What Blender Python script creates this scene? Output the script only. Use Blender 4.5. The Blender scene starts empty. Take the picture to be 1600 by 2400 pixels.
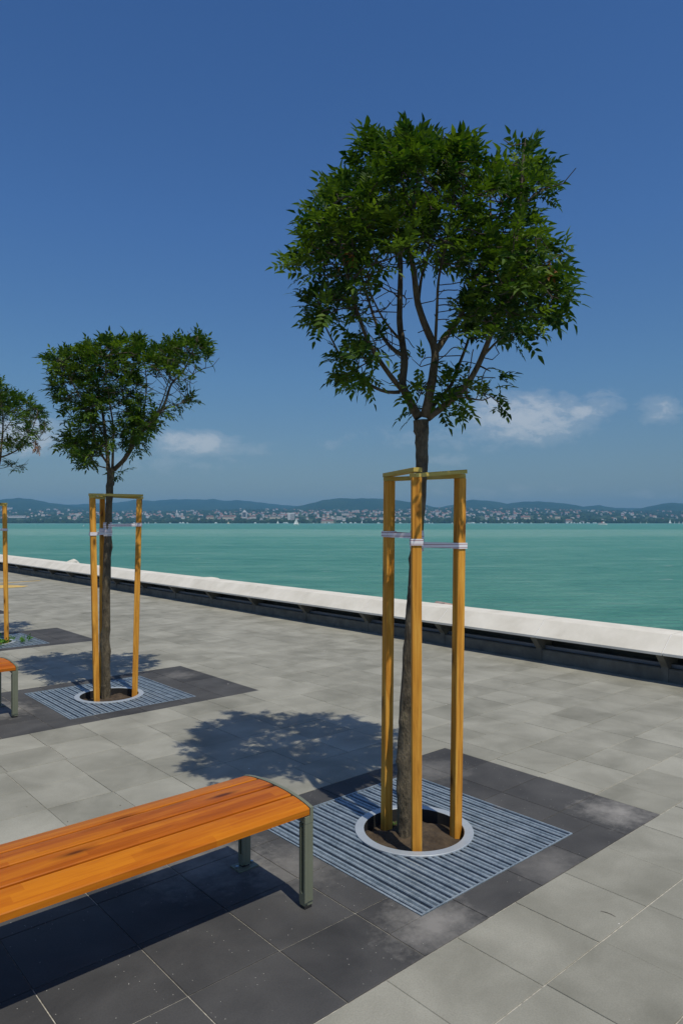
import bpy, math, random
import numpy as np
from mathutils import Vector, Matrix

# ------------------------------------------------------------------ camera, sky, sun, exposure
sc = bpy.context.scene
F, Y0, H = 1654.8, 1224.9, 1.673          # focal length and horizon row of the 1600x2400 picture, eye height
cam_d = bpy.data.cameras.new('camera'); cam = bpy.data.objects.new('camera', cam_d)
sc.collection.objects.link(cam); sc.camera = cam
cam.location = (0, 0, H); cam.rotation_euler = (math.radians(90), 0, 0)
cam_d.sensor_fit = 'VERTICAL'; cam_d.sensor_height = 36; cam_d.sensor_width = 24
cam_d.lens = 36 * F / 2400; cam_d.shift_y = (Y0 - 1200) / 2400
cam_d.clip_start = 0.05; cam_d.clip_end = 40000

SUN = Vector((0.277, -0.4355, 1.0)).normalized()
EL = math.asin(SUN.z); ROT = math.atan2(SUN.x, SUN.y)

world = bpy.data.worlds.new("World"); sc.world = world; world.use_nodes = True
wt = world.node_tree; wt.nodes.clear()
def N(t, kind, **kw):
    n = t.nodes.new(kind)
    for k, v in kw.items():
        if k == 'inp':
            for i, val in v.items(): n.inputs[i].default_value = val
        else: setattr(n, k, v)
    return n
def math_n(t, op, a, b=None, c=None, clamp=False):
    n = t.nodes.new('ShaderNodeMath'); n.operation = op; n.use_clamp = clamp
    for i, v in enumerate((a, b, c)):
        if v is None: continue
        if isinstance(v, (int, float)): n.inputs[i].default_value = v
        else: t.links.new(v, n.inputs[i])
    return n.outputs[0]
def mix_n(t, fac, a, b, blend='MIX'):
    n = t.nodes.new('ShaderNodeMix'); n.data_type = 'RGBA'; n.blend_type = blend
    for sock, v in ((n.inputs['Factor'], fac), (n.inputs[6], a), (n.inputs[7], b)):
        if isinstance(v, (int, float)): sock.default_value = v
        elif isinstance(v, tuple): sock.default_value = (*v[:3], 1)
        else: t.links.new(v, sock)
    return n.outputs[2]
def ramp_n(t, fac, stops, interp='LINEAR'):
    n = t.nodes.new('ShaderNodeValToRGB'); cr = n.color_ramp; cr.interpolation = interp
    while len(cr.elements) < len(stops): cr.elements.new(0.5)
    for e, (p, c) in zip(cr.elements, stops):
        e.position = p; e.color = (c, c, c, 1) if isinstance(c, (int, float)) else (*c, 1)
    t.links.new(fac, n.inputs[0]); return n.outputs[0]

sky = N(wt, 'ShaderNodeTexSky', sky_type='NISHITA', sun_disc=False)
sky.sun_elevation = EL; sky.sun_rotation = ROT
sky.air_density = 1.0; sky.dust_density = 0.6; sky.ozone_density = 2.5; sky.altitude = 100
tc = N(wt, 'ShaderNodeTexCoord'); sep = N(wt, 'ShaderNodeSeparateXYZ')
wt.links.new(tc.outputs['Generated'], sep.inputs[0])
ysafe = math_n(wt, 'MAXIMUM', sep.outputs[1], 0.05)
az = math_n(wt, 'DIVIDE', sep.outputs[0], ysafe); el = math_n(wt, 'DIVIDE', sep.outputs[2], ysafe)
# the deep polarised blue of the upper sky against the milky band above the hills
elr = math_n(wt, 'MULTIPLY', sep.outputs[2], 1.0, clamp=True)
tint = ramp_n(wt, elr, [(0.0, (.30, .305, .305)), (0.08, (.31, .355, .385)), (0.2, (.305, .42, .51)), (0.38, (.285, .44, .63)), (0.6, (.26, .43, .65)), (1.0, (.85, .70, .60))])  # last stop warms the unseen zenith to take blue out of the shadow fill
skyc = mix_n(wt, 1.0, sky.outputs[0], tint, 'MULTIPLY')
# summer clouds low over the far shore
comb = N(wt, 'ShaderNodeCombineXYZ'); wt.links.new(az, comb.inputs[0]); wt.links.new(el, comb.inputs[1])
def cloud_patch(ax, ey, w, h, amt):
    dx = math_n(wt, 'DIVIDE', math_n(wt, 'SUBTRACT', az, ax), w)
    dy = math_n(wt, 'DIVIDE', math_n(wt, 'SUBTRACT', el, ey), h)
    # flat ragged base, billowing top
    r2 = math_n(wt, 'ADD', math_n(wt, 'MULTIPLY', dx, dx), math_n(wt, 'MULTIPLY', dy, dy))
    return math_n(wt, 'MULTIPLY', math_n(wt, 'SUBTRACT', 1.0, r2, clamp=True), amt)
n1 = N(wt, 'ShaderNodeTexNoise', inp={'Scale': 34.0, 'Detail': 10.0, 'Roughness': 0.66, 'Distortion': 0.3})
mp = N(wt, 'ShaderNodeMapping'); mp.inputs['Scale'].default_value = (1.0, 1.9, 1)
wt.links.new(comb.outputs[0], mp.inputs[0]); wt.links.new(mp.outputs[0], n1.inputs['Vector'])
mask = None
PATCH = [(.262, .148, .135, .052, 1.0), (.215, .165, .05, .03, .95), (.34, .155, .05, .02, .9), (-.205, .112, .085, .026, 1.0), (-.235, .119, .045, .018, .9), (-.04 - .09, .105, .06, .02, .5),
         (-.46, .125, .10, .045, 1.05), (.37, .172, .045, .03, .62), (.452, .160, .05, .032, .72), (.15, .09, .07, .014, .5), (-.02, .112, .04, .014, .42),
         (.16, .12, .22, .03, .45), (-.25, .085, .2, .022, .45), (.2, .045, .3, .018, .35), (.25, .04, .06, .012, .4), (.45, .04, .09, .013, .42)]
for p in PATCH:
    m = cloud_patch(*p); mask = m if mask is None else math_n(wt, 'MAXIMUM', mask, m)
cl = math_n(wt, 'ADD', mask, math_n(wt, 'MULTIPLY', math_n(wt, 'SUBTRACT', n1.outputs[0], .5), 1.5))
cl = ramp_n(wt, cl, [(0.22, 0.0), (0.62, 0.20), (0.95, 0.52), (1.0, 0.58)], 'EASE')
cl = math_n(wt, 'MULTIPLY', cl, math_n(wt, 'GREATER_THAN', mask, 0.001))
cl = math_n(wt, 'MULTIPLY', cl, math_n(wt, 'POWER', mask, 0.5))
skyc = mix_n(wt, cl, skyc, (4.1, 4.25, 4.4))
bg = N(wt, 'ShaderNodeBackground', inp={'Strength': 0.15}); out = N(wt, 'ShaderNodeOutputWorld')
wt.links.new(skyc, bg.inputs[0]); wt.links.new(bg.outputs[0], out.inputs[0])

sun_d = bpy.data.lights.new('sun', 'SUN'); sun_d.energy = 3.2; sun_d.angle = math.radians(0.5); sun_d.color = (1.0, 0.925, 0.78)
sun = bpy.data.objects.new('sun', sun_d); sc.collection.objects.link(sun)
sun.rotation_euler = (-SUN).to_track_quat('-Z', 'Y').to_euler(); sun.location = (3, -4, 20)
sc.view_settings.view_transform = 'Standard'; sc.view_settings.look = 'None'
sc.view_settings.exposure = 0.05; sc.view_settings.gamma = 1.0
sc.view_settings.use_curve_mapping = False
sc.cycles.volume_bounces = 0; sc.cycles.max_bounces = 8; sc.cycles.transparent_max_bounces = 8

# ------------------------------------------------------------------ frame of the promenade
TH = 0.72228
U = np.array([math.cos(TH), math.sin(TH)]); V = np.array([-U[1], U[0]])
C1 = np.array([0.3941, 3.8554])
def W(a, b, z=0.0):
    p = C1 + U * a + V * b
    return (float(p[0]), float(p[1]), float(z))
def PX(x, y, Y):                          # a point at distance Y seen in direction (x, y)
    return ((x - 800) / F * Y, Y, H - (y - Y0) / F * Y)

# ------------------------------------------------------------------ helpers
COL = sc.collection
def mesh(name, verts, faces, mats=(), smooth=False, mi=None):
    me = bpy.data.meshes.new(name)
    me.from_pydata([tuple(map(float, v)) for v in verts], [], [tuple(map(int, f)) for f in faces])
    for m in mats: me.materials.append(m)
    if smooth: me.polygons.foreach_set('use_smooth', [True] * len(me.polygons))
    if mi is not None: me.polygons.foreach_set('material_index', mi)
    me.update(); return me
def obj(name, me, parent=None, loc=(0, 0, 0), rz=0.0):
    o = bpy.data.objects.new(name, me); COL.objects.link(o)
    o.location = loc; o.rotation_euler = (0, 0, rz)
    if parent: o.parent = parent
    return o
def tag(o, label=None, cat=None, group=None, kind=None):
    for k, v in (('label', label), ('category', cat), ('group', group), ('kind', kind)):
        if v: o[k] = v
    return o
def empty(name, loc=(0, 0, 0), rz=0.0):
    o = bpy.data.objects.new(name, None); COL.objects.link(o); o.location = loc; o.rotation_euler = (0, 0, rz)
    o.empty_display_size = 0.1; return o
class MB:
    def __init__(s): s.v = []; s.f = []; s.m = []
    def add(s, v, f, m=0):
        k = len(s.v); s.v += [tuple(x) for x in v]; s.f += [tuple(i + k for i in q) for q in f]; s.m += [m] * len(f)
    def box(s, x0, x1, y0, y1, z0, z1, bev=0.0, m=0):
        if bev <= 0:
            v = [(x0, y0, z0), (x1, y0, z0), (x1, y1, z0), (x0, y1, z0), (x0, y0, z1), (x1, y0, z1), (x1, y1, z1), (x0, y1, z1)]
            s.add(v, [(0, 3, 2, 1), (4, 5, 6, 7), (0, 1, 5, 4), (1, 2, 6, 5), (2, 3, 7, 6), (3, 0, 4, 7)], m); return
        import bmesh
        bm = bmesh.new(); bmesh.ops.create_cube(bm, size=1)
        for w in bm.verts: w.co = ((x0 + x1) / 2 + w.co.x * (x1 - x0), (y0 + y1) / 2 + w.co.y * (y1 - y0), (z0 + z1) / 2 + w.co.z * (z1 - z0))
        bmesh.ops.bevel(bm, geom=bm.edges[:], offset=bev, segments=2, profile=0.6, affect='EDGES')
        bm.verts.index_update(); s.add([w.co[:] for w in bm.verts], [[w.index for w in f.verts] for f in bm.faces], m); bm.free()
    def tube(s, pts, rad, n=6, cap=True, m=0, jit=None):
        pts = [Vector(p) for p in pts]; L = len(pts); v = []; ref = None
        for i, p in enumerate(pts):
            t = (pts[min(i + 1, L - 1)] - pts[max(i - 1, 0)])
            if t.length < 1e-9: t = Vector((0, 0, 1))
            t.normalize()
            if ref is None:
                ref = t.orthogonal().normalized()
            ref = (ref - t * ref.dot(t)); ref = ref.normalized() if ref.length > 1e-6 else t.orthogonal().normalized()
            b = t.cross(ref)
            r = rad[i] if hasattr(rad, '__len__') else rad
            for k in range(n):
                a = 2 * math.pi * k / n; rr = r * (jit(i, k) if jit else 1)
                v.append(p + (ref * math.cos(a) + b * math.sin(a)) * rr)
        f = [(i * n + k, i * n + (k + 1) % n, (i + 1) * n + (k + 1) % n, (i + 1) * n + k) for i in range(L - 1) for k in range(n)]
        if cap: f += [tuple(range(n - 1, -1, -1)), tuple((L - 1) * n + k for k in range(n))]
        s.add(v, f, m)
    def build(s, name, mats, parent=None, smooth=False, loc=(0, 0, 0), rz=0.0):
        mats = mats if isinstance(mats, (list, tuple)) else [mats]
        return obj(name, mesh(name, s.v, s.f, mats, smooth, s.m), parent, loc, rz)

# ------------------------------------------------------------------ materials
def mat(name):
    m = bpy.data.materials.new(name); m.use_nodes = True; t = m.node_tree; t.nodes.clear()
    b = t.nodes.new('ShaderNodeBsdfPrincipled'); o = t.nodes.new('ShaderNodeOutputMaterial'); t.links.new(b.outputs[0], o.inputs[0])
    return m, t, b
def coords(t, scale=(1, 1, 1), kind='Object'):
    c = t.nodes.new('ShaderNodeTexCoord'); mpn = t.nodes.new('ShaderNodeMapping'); mpn.inputs['Scale'].default_value = scale
    t.links.new(c.outputs[kind], mpn.inputs[0]); return mpn.outputs[0]
def noise(t, vec, scale, detail=4, rough=.55, dist=0.0):
    n = N(t, 'ShaderNodeTexNoise', inp={'Scale': scale, 'Detail': detail, 'Roughness': rough, 'Distortion': dist})
    t.links.new(vec, n.inputs['Vector']); return n.outputs[0]
def bump(t, b, h, strength=.3, dist=.01):
    n = N(t, 'ShaderNodeBump', inp={'Strength': strength, 'Distance': dist}); t.links.new(h, n.inputs['Height']); t.links.new(n.outputs[0], b.inputs['Normal'])
def plain(name, col, rough=.6, metal=0.0, var=.12, scale=6.0, bmp=0.0):
    m, t, b = mat(name); v = coords(t); n = noise(t, v, scale, 5)
    c = ramp_n(t, n, [(.3, tuple(x * (1 - var) for x in col)), (.7, tuple(min(1, x * (1 + var)) for x in col))])
    t.links.new(c, b.inputs['Base Color']); b.inputs['Roughness'].default_value = rough; b.inputs['Metallic'].default_value = metal
    if bmp: bump(t, b, noise(t, v, scale * 12, 4), bmp, .003)
    return m

def paver_mat(name, lo, hi, speck, stains=()):
    m, t, b = mat(name); v = coords(t)
    at = N(t, 'ShaderNodeAttribute', attribute_name='tone')
    n = noise(t, v, 2.6, 5, .55, .4); n2 = noise(t, v, 140, 3, .7); n3 = noise(t, v, .7, 3)
    f = math_n(t, 'ADD', math_n(t, 'MULTIPLY', n, .75), math_n(t, 'MULTIPLY', at.outputs['Fac'], .17))
    f = math_n(t, 'ADD', f, math_n(t, 'MULTIPLY', n3, .25))
    c = ramp_n(t, f, [(.36, lo), (.84, hi)])
    c = mix_n(t, math_n(t, 'MULTIPLY', ramp_n(t, n2, [(.35, 1.0), (.6, 0.0)]), .22), c, tuple(x * .55 for x in lo))
    vo = N(t, 'ShaderNodeTexVoronoi', inp={'Scale': 55.0 if speck else 22.0, 'Randomness': 1.0}); t.links.new(v, vo.inputs['Vector'])
    sp = math_n(t, 'LESS_THAN', vo.outputs['Distance'], .105 if speck else .05)
    rnd = N(t, 'ShaderNodeSeparateColor'); t.links.new(vo.outputs['Color'], rnd.inputs[0])
    sp = math_n(t, 'MULTIPLY', sp, math_n(t, 'GREATER_THAN', rnd.outputs[0], .80 if speck else .95))
    c = mix_n(t, math_n(t, 'MULTIPLY', sp, .6 if speck else .35), c, (.55, .54, .5))
    for (sx_, sy_, sr, amt) in stains:
        sep_ = N(t, 'ShaderNodeVectorMath', operation='DISTANCE'); t.links.new(v, sep_.inputs[0]); sep_.inputs[1].default_value = (sx_, sy_, 0)
        m_ = math_n(t, 'SUBTRACT', 1.0, math_n(t, 'DIVIDE', sep_.outputs['Value'], sr), clamp=True)
        nn = noise(t, v, 9.5, 8, .72, .1)
        m_ = math_n(t, 'MULTIPLY', ramp_n(t, math_n(t, 'ADD', math_n(t, 'MULTIPLY', m_, .55), math_n(t, 'MULTIPLY', nn, .8)), [(.55, 0.0), (.95, 1.0)]), amt)
        m_ = math_n(t, 'MULTIPLY', m_, math_n(t, 'LESS_THAN', sep_.outputs['Value'], sr))
        c = mix_n(t, m_, c, (.34, .33, .31))
    t.links.new(c, b.inputs['Base Color']); b.inputs['Roughness'].default_value = .82
    b.inputs['Specular IOR Level'].default_value = .3
    bump(t, b, n2, .25, .0015)
    return m
M = {}
M['paver'] = paver_mat('light_paver', (.200, .199, .165), (.405, .400, .345), False)
M['dpaver'] = paver_mat('dark_paver', (.036, .037, .039), (.104, .104, .104), True, [(1.05, -.62, .34, .75), (-.62, -.68, .36, .6), (-1.05, .42, .5, .55), (-.75, .1, .4, .35), (-1.0, 4.1, .5, .7), (.95, 4.35, .35, .35), (.2, -.72, .3, .3), (.75, .55, .4, .3)])
M['sand'] = plain('joint_sand', (.43, .415, .365), .9, var=.45, scale=40)
M['dsand'] = plain('dark_joint', (.20, .19, .17), .95, var=.4, scale=50)

def wood(name, cols, axis='X', piece=0.0, rough=.5, spec=.4, knots=True, kr=1.0):
    m, t, b = mat(name)
    sc1 = {'X': (1.2, 16, 16), 'Z': (16, 16, 1.2)}[axis]
    oi = N(t, 'ShaderNodeObjectInfo')
    c0 = N(t, 'ShaderNodeTexCoord'); ad = N(t, 'ShaderNodeVectorMath', operation='ADD')
    rv = N(t, 'ShaderNodeCombineXYZ'); r10 = math_n(t, 'MULTIPLY', oi.outputs['Random'], 37.0)
    for i in range(3): t.links.new(r10, rv.inputs[i])
    t.links.new(c0.outputs['Object'], ad.inputs[0]); t.links.new(rv.outputs[0], ad.inputs[1])
    mpn = N(t, 'ShaderNodeMapping'); mpn.inputs['Scale'].default_value = sc1; t.links.new(ad.outputs[0], mpn.inputs[0])
    g = noise(t, mpn.outputs[0], 1.6, 5, .6, 1.2)
    mp2 = N(t, 'ShaderNodeMapping'); mp2.inputs['Scale'].default_value = {'X': (4, 90, 90), 'Z': (90, 90, 4)}[axis]; t.links.new(ad.outputs[0], mp2.inputs[0])
    fine = noise(t, mp2.outputs[0], 1.0, 4, .6)
    f = math_n(t, 'ADD', math_n(t, 'MULTIPLY', g, .8), math_n(t, 'MULTIPLY', fine, .2))
    if piece:
        sp = N(t, 'ShaderNodeSeparateXYZ'); t.links.new(c0.outputs['Object'], sp.inputs[0])
        yrow = math_n(t, 'FLOOR', math_n(t, 'DIVIDE', math_n(t, 'ADD', sp.outputs[1], 4.0), .0435))
        off = N(t, 'ShaderNodeTexWhiteNoise', noise_dimensions='1D'); t.links.new(yrow, off.inputs['W'])
        px = math_n(t, 'FLOOR', math_n(t, 'ADD', math_n(t, 'DIVIDE', sp.outputs[0], piece), math_n(t, 'MULTIPLY', off.outputs['Value'], 7.0)))
        cv = N(t, 'ShaderNodeCombineXYZ'); t.links.new(px, cv.inputs[0]); t.links.new(yrow, cv.inputs[1])
        wn = N(t, 'ShaderNodeTexWhiteNoise', noise_dimensions='2D'); t.links.new(cv.outputs[0], wn.inputs['Vector'])
        f = math_n(t, 'ADD', math_n(t, 'MULTIPLY', f, .75), math_n(t, 'MULTIPLY', wn.outputs['Value'], .15))
        f = math_n(t, 'ADD', f, math_n(t, 'MULTIPLY', oi.outputs['Random'], .20))
    c = ramp_n(t, f, [(.25, cols[0]), (.5, cols[1]), (.72, cols[2])])
    if knots:
        mk = N(t, 'ShaderNodeMapping'); mk.inputs['Scale'].default_value = {'X': (2.2, 9, 9), 'Z': (14, 14, 5)}[axis]; t.links.new(ad.outputs[0], mk.inputs[0])
        vo = N(t, 'ShaderNodeTexVoronoi', inp={'Scale': 1.0}); t.links.new(mk.outputs[0], vo.inputs['Vector'])
        kn = ramp_n(t, vo.outputs['Distance'], [(.07 * kr, .9), (.12 * kr, .45), (.24 * kr, 0.0)])
        gs = N(t, 'ShaderNodeSeparateColor'); t.links.new(vo.outputs['Color'], gs.inputs[0])
        if axis == 'Z': kn = math_n(t, 'MULTIPLY', kn, math_n(t, 'GREATER_THAN', gs.outputs[0], .6))
        c = mix_n(t, kn, c, tuple(x * .35 for x in cols[0]))
    t.links.new(c, b.inputs['Base Color']); b.inputs['Roughness'].default_value = rough; b.inputs['Specular IOR Level'].default_value = spec
    bump(t, b, f, .2, .002); return m
M['slat'] = wood('varnished_slat', [(.21, .040, .002), (.41, .105, .005), (.56, .185, .008)], 'X', .42, .42, .22)
M['stake'] = wood('larch_stake', [(.30, .105, .012), (.68, .31, .042), (.88, .52, .10)], 'Z', 0, .65, .2, True, 1.75)
M['beam'] = wood('pressure_treated_beam', [(.38, .27, .05), (.56, .42, .10), (.70, .56, .20)], 'X', 0, .65, .25, False)
M['steel'] = plain('olive_painted_steel', (.17, .185, .13), .42, 0.0, .05, 8)
M['foot'] = plain('black_rubber', (.02, .02, .02), .7)
M['bolt'] = plain('zinc_bolt', (.45, .47, .5), .3, .9)
def galv():
    m, t, b = mat('galvanised_steel'); v = coords(t)
    vo = N(t, 'ShaderNodeTexVoronoi', inp={'Scale': 90.0}); t.links.new(v, vo.inputs['Vector'])
    n = noise(t, v, 9, 6, .65); s = N(t, 'ShaderNodeSeparateColor'); t.links.new(vo.outputs['Color'], s.inputs[0])
    f = math_n(t, 'ADD', math_n(t, 'MULTIPLY', s.outputs[0], .16), math_n(t, 'MULTIPLY', n, .84))
    c = ramp_n(t, f, [(.3, (.17, .225, .27)), (.7, (.40, .475, .53))])
    rust = ramp_n(t, noise(t, v, 2.3, 5, .6), [(.64, 0.0), (.75, .4)])
    c = mix_n(t, rust, c, (.36, .25, .14))
    t.links.new(c, b.inputs['Base Color']); b.inputs['Metallic'].default_value = .35; b.inputs['Roughness'].default_value = .5
    bump(t, b, n, .15, .001); return m
M['galv'] = galv()
M['ringsteel'] = plain('ring_steel', (.44, .49, .53), .45, .3, .10, 5)
def soil():
    m, t, b = mat('soil'); v = coords(t); n = noise(t, v, 14, 7, .65); n2 = noise(t, v, 60, 4)
    c = ramp_n(t, n, [(.3, (.030, .020, .012)), (.7, (.105, .075, .045))]); t.links.new(c, b.inputs['Base Color'])
    b.inputs['Roughness'].default_value = .95; bump(t, b, math_n(t, 'ADD', n, n2), .8, .012); return m
M['soil'] = soil()
def concrete(name, lo, hi, sc_=3.0):
    m, t, b = mat(name); v = coords(t); n = noise(t, v, sc_, 7, .62, .3); n2 = noise(t, v, 60, 3)
    c = ramp_n(t, n, [(.3, lo), (.7, hi)]); t.links.new(c, b.inputs['Base Color']); b.inputs['Roughness'].default_value = .85
    bump(t, b, n2, .2, .002); return m
M['white'] = concrete('white_cast_stone', (.61, .58, .50), (.775, .745, .665), 2.2)
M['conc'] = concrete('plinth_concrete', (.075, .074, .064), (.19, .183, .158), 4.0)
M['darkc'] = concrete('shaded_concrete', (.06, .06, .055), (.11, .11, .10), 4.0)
M['zincledge'] = plain('zinc_flashing', (.16, .18, .22), .5, .3)
def rockm():
    m, t, b = mat('riprap_rock'); v = coords(t); n = noise(t, v, 5, 6, .6)
    c = ramp_n(t, n, [(.3, (.30, .20, .17)), (.7, (.52, .40, .35))]); t.links.new(c, b.inputs['Base Color']); b.inputs['Roughness'].default_value = .9
    bump(t, b, n, .6, .02); return m
M['rock'] = rockm()
def barkm(name, lo, hi):
    m, t, b = mat(name); v = coords(t, (1, 1, .45)); n = noise(t, v, 22, 8, .68, .5); l = noise(t, coords(t), 5.0, 4); f = noise(t, coords(t, (1, 1, .25)), 90, 4)
    c = ramp_n(t, n, [(.32, lo), (.66, hi)])
    c = mix_n(t, ramp_n(t, l, [(.60, 0.0), (.72, .55)]), c, (.12, .135, .03))
    c = mix_n(t, ramp_n(t, f, [(.62, 0.0), (.75, .5)]), c, tuple(x * 1.6 for x in hi))
    t.links.new(c, b.inputs['Base Color']); b.inputs['Roughness'].default_value = .85
    bump(t, b, math_n(t, 'ADD', n, f), 1.0, .016); return m
M['bark'] = barkm('ash_bark', (.034, .026, .014), (.190, .155, .098))
M['twig'] = barkm('twig_bark', (.045, .034, .026), (.11, .085, .062))
def leafm(name, lo, hi, tr):
    m, t, b = mat(name); at = N(t, 'ShaderNodeAttribute', attribute_name='tone')
    c = ramp_n(t, at.outputs['Fac'], [(0, lo), (.6, tuple((x + y) / 2 for x, y in zip(lo, hi))), (1, hi)])
    t.links.new(c, b.inputs['Base Color']); b.inputs['Roughness'].default_value = .55; b.inputs['Specular IOR Level'].default_value = .18
    tl = t.nodes.new('ShaderNodeBsdfTranslucent'); c2 = mix_n(t, 1.0, c, tr, 'MULTIPLY'); t.links.new(c2, tl.inputs[0])
    mx = t.nodes.new('ShaderNodeMixShader'); mx.inputs[0].default_value = .27
    o = [n for n in t.nodes if n.type == 'OUTPUT_MATERIAL'][0]
    t.links.new(b.outputs[0], mx.inputs[1]); t.links.new(tl.outputs[0], mx.inputs[2]); t.links.new(mx.outputs[0], o.inputs[0]); return m
M['leaf'] = leafm('ash_leaf', (.010, .045, .006), (.125, .205, .018), (1.6, 1.7, .6))
M['dry'] = leafm('dry_leaf', (.20, .09, .02), (.42, .20, .05), (1.2, 1.0, .6))
M['weed'] = leafm('weed_leaf', (.06, .16, .02), (.13, .30, .04), (1.4, 1.5, .7))
def strapm():
    m, t, b = mat('strap_webbing'); c = N(t, 'ShaderNodeTexCoord'); s = N(t, 'ShaderNodeSeparateXYZ'); t.links.new(c.outputs['Object'], s.inputs[0])
    az_ = math_n(t, 'ABSOLUTE', s.outputs[2]); k = math_n(t, 'LESS_THAN', math_n(t, 'ABSOLUTE', math_n(t, 'SUBTRACT', az_, .0095)), .0014)
    col = mix_n(t, k, (.84, .82, .84), (.25, .03, .05)); t.links.new(col, b.inputs['Base Color']); b.inputs['Roughness'].default_value = .6; return m
M['strap'] = strapm(); M['padding'] = plain('white_padding', (.62, .64, .68), .7, var=.05)

def water():
    m, t, b = mat('lake_water'); v = coords(t)
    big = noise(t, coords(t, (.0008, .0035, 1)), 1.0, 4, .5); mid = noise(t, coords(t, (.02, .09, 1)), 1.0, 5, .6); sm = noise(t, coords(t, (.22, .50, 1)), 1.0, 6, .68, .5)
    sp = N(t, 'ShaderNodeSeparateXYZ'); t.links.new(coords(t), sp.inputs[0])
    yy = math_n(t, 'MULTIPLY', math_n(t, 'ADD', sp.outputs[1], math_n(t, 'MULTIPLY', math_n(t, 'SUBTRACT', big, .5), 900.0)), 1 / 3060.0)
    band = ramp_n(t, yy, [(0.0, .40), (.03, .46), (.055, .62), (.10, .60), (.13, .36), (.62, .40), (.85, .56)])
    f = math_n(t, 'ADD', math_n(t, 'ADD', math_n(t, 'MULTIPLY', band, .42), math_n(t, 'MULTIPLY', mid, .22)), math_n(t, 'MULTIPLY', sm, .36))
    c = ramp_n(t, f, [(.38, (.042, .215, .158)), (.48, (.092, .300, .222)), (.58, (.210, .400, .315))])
    fo = noise(t, coords(t, (.35, 1.6, 1)), 1.0, 3, .5); fo = ramp_n(t, fo, [(.715, 0.0), (.735, 1.0)])
    c = mix_n(t, math_n(t, 'MULTIPLY', fo, .6), c, (.6, .68, .62))
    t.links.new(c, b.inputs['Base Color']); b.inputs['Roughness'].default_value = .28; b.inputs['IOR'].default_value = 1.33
    b.inputs['Specular IOR Level'].default_value = .30
    w1 = noise(t, coords(t, (.55, 1.5, 1)), 1.0, 6, .62, .4); w2 = noise(t, coords(t, (2.5, 6.5, 1)), 1.0, 4, .6)
    bump(t, b, math_n(t, 'ADD', w1, math_n(t, 'MULTIPLY', w2, .35)), 1.0, .55); return m
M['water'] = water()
def landm(name, lo, hi, s1):
    m, t, b = mat(name); v = coords(t, (1, .4, 1)); n = noise(t, v, s1, 6, .62); n2 = noise(t, v, s1 * 8, 4, .7)
    f = math_n(t, 'ADD', math_n(t, 'MULTIPLY', n, .6), math_n(t, 'MULTIPLY', n2, .4))
    c = ramp_n(t, f, [(.38, lo), (.62, hi)]); t.links.new(c, b.inputs['Base Color']); b.inputs['Roughness'].default_value = .95; b.inputs['Specular IOR Level'].default_value = .05; return m
M['hill'] = landm('wooded_hill', (.012, .036, .014), (.034, .062, .024), .004)
M['land'] = landm('town_slope', (.030, .058, .022), (.095, .125, .055), .008)
M['wood'] = landm('far_foliage', (.014, .036, .012), (.040, .070, .024), .05)
M['housewall'] = plain('pale_render', (.62, .58, .52), .8, var=.1)
M['housewhite'] = plain('white_render', (.66, .66, .64), .8, var=.04)
M['roofred'] = plain('red_tile_roof', (.27, .13, .10), .85, var=.2, scale=.3)
M['roofgrey'] = plain('grey_roof', (.36, .34, .32), .85, var=.2)
M['cream'] = plain('cream_render', (.66, .58, .44), .8, var=.05)
M['glass'] = plain('dark_windows', (.05, .06, .08), .2, 0, .1)
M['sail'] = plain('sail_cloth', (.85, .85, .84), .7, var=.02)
M['hull'] = plain('white_gelcoat', (.8, .8, .8), .3, var=.02)
M['hullblue'] = plain('dark_hull', (.05, .07, .10), .4)
M['redp'] = plain('red_paint', (.5, .08, .05), .5)
M['yellow'] = plain('yellow_paint', (.62, .42, .12), .8, var=.2, scale=8)

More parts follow.
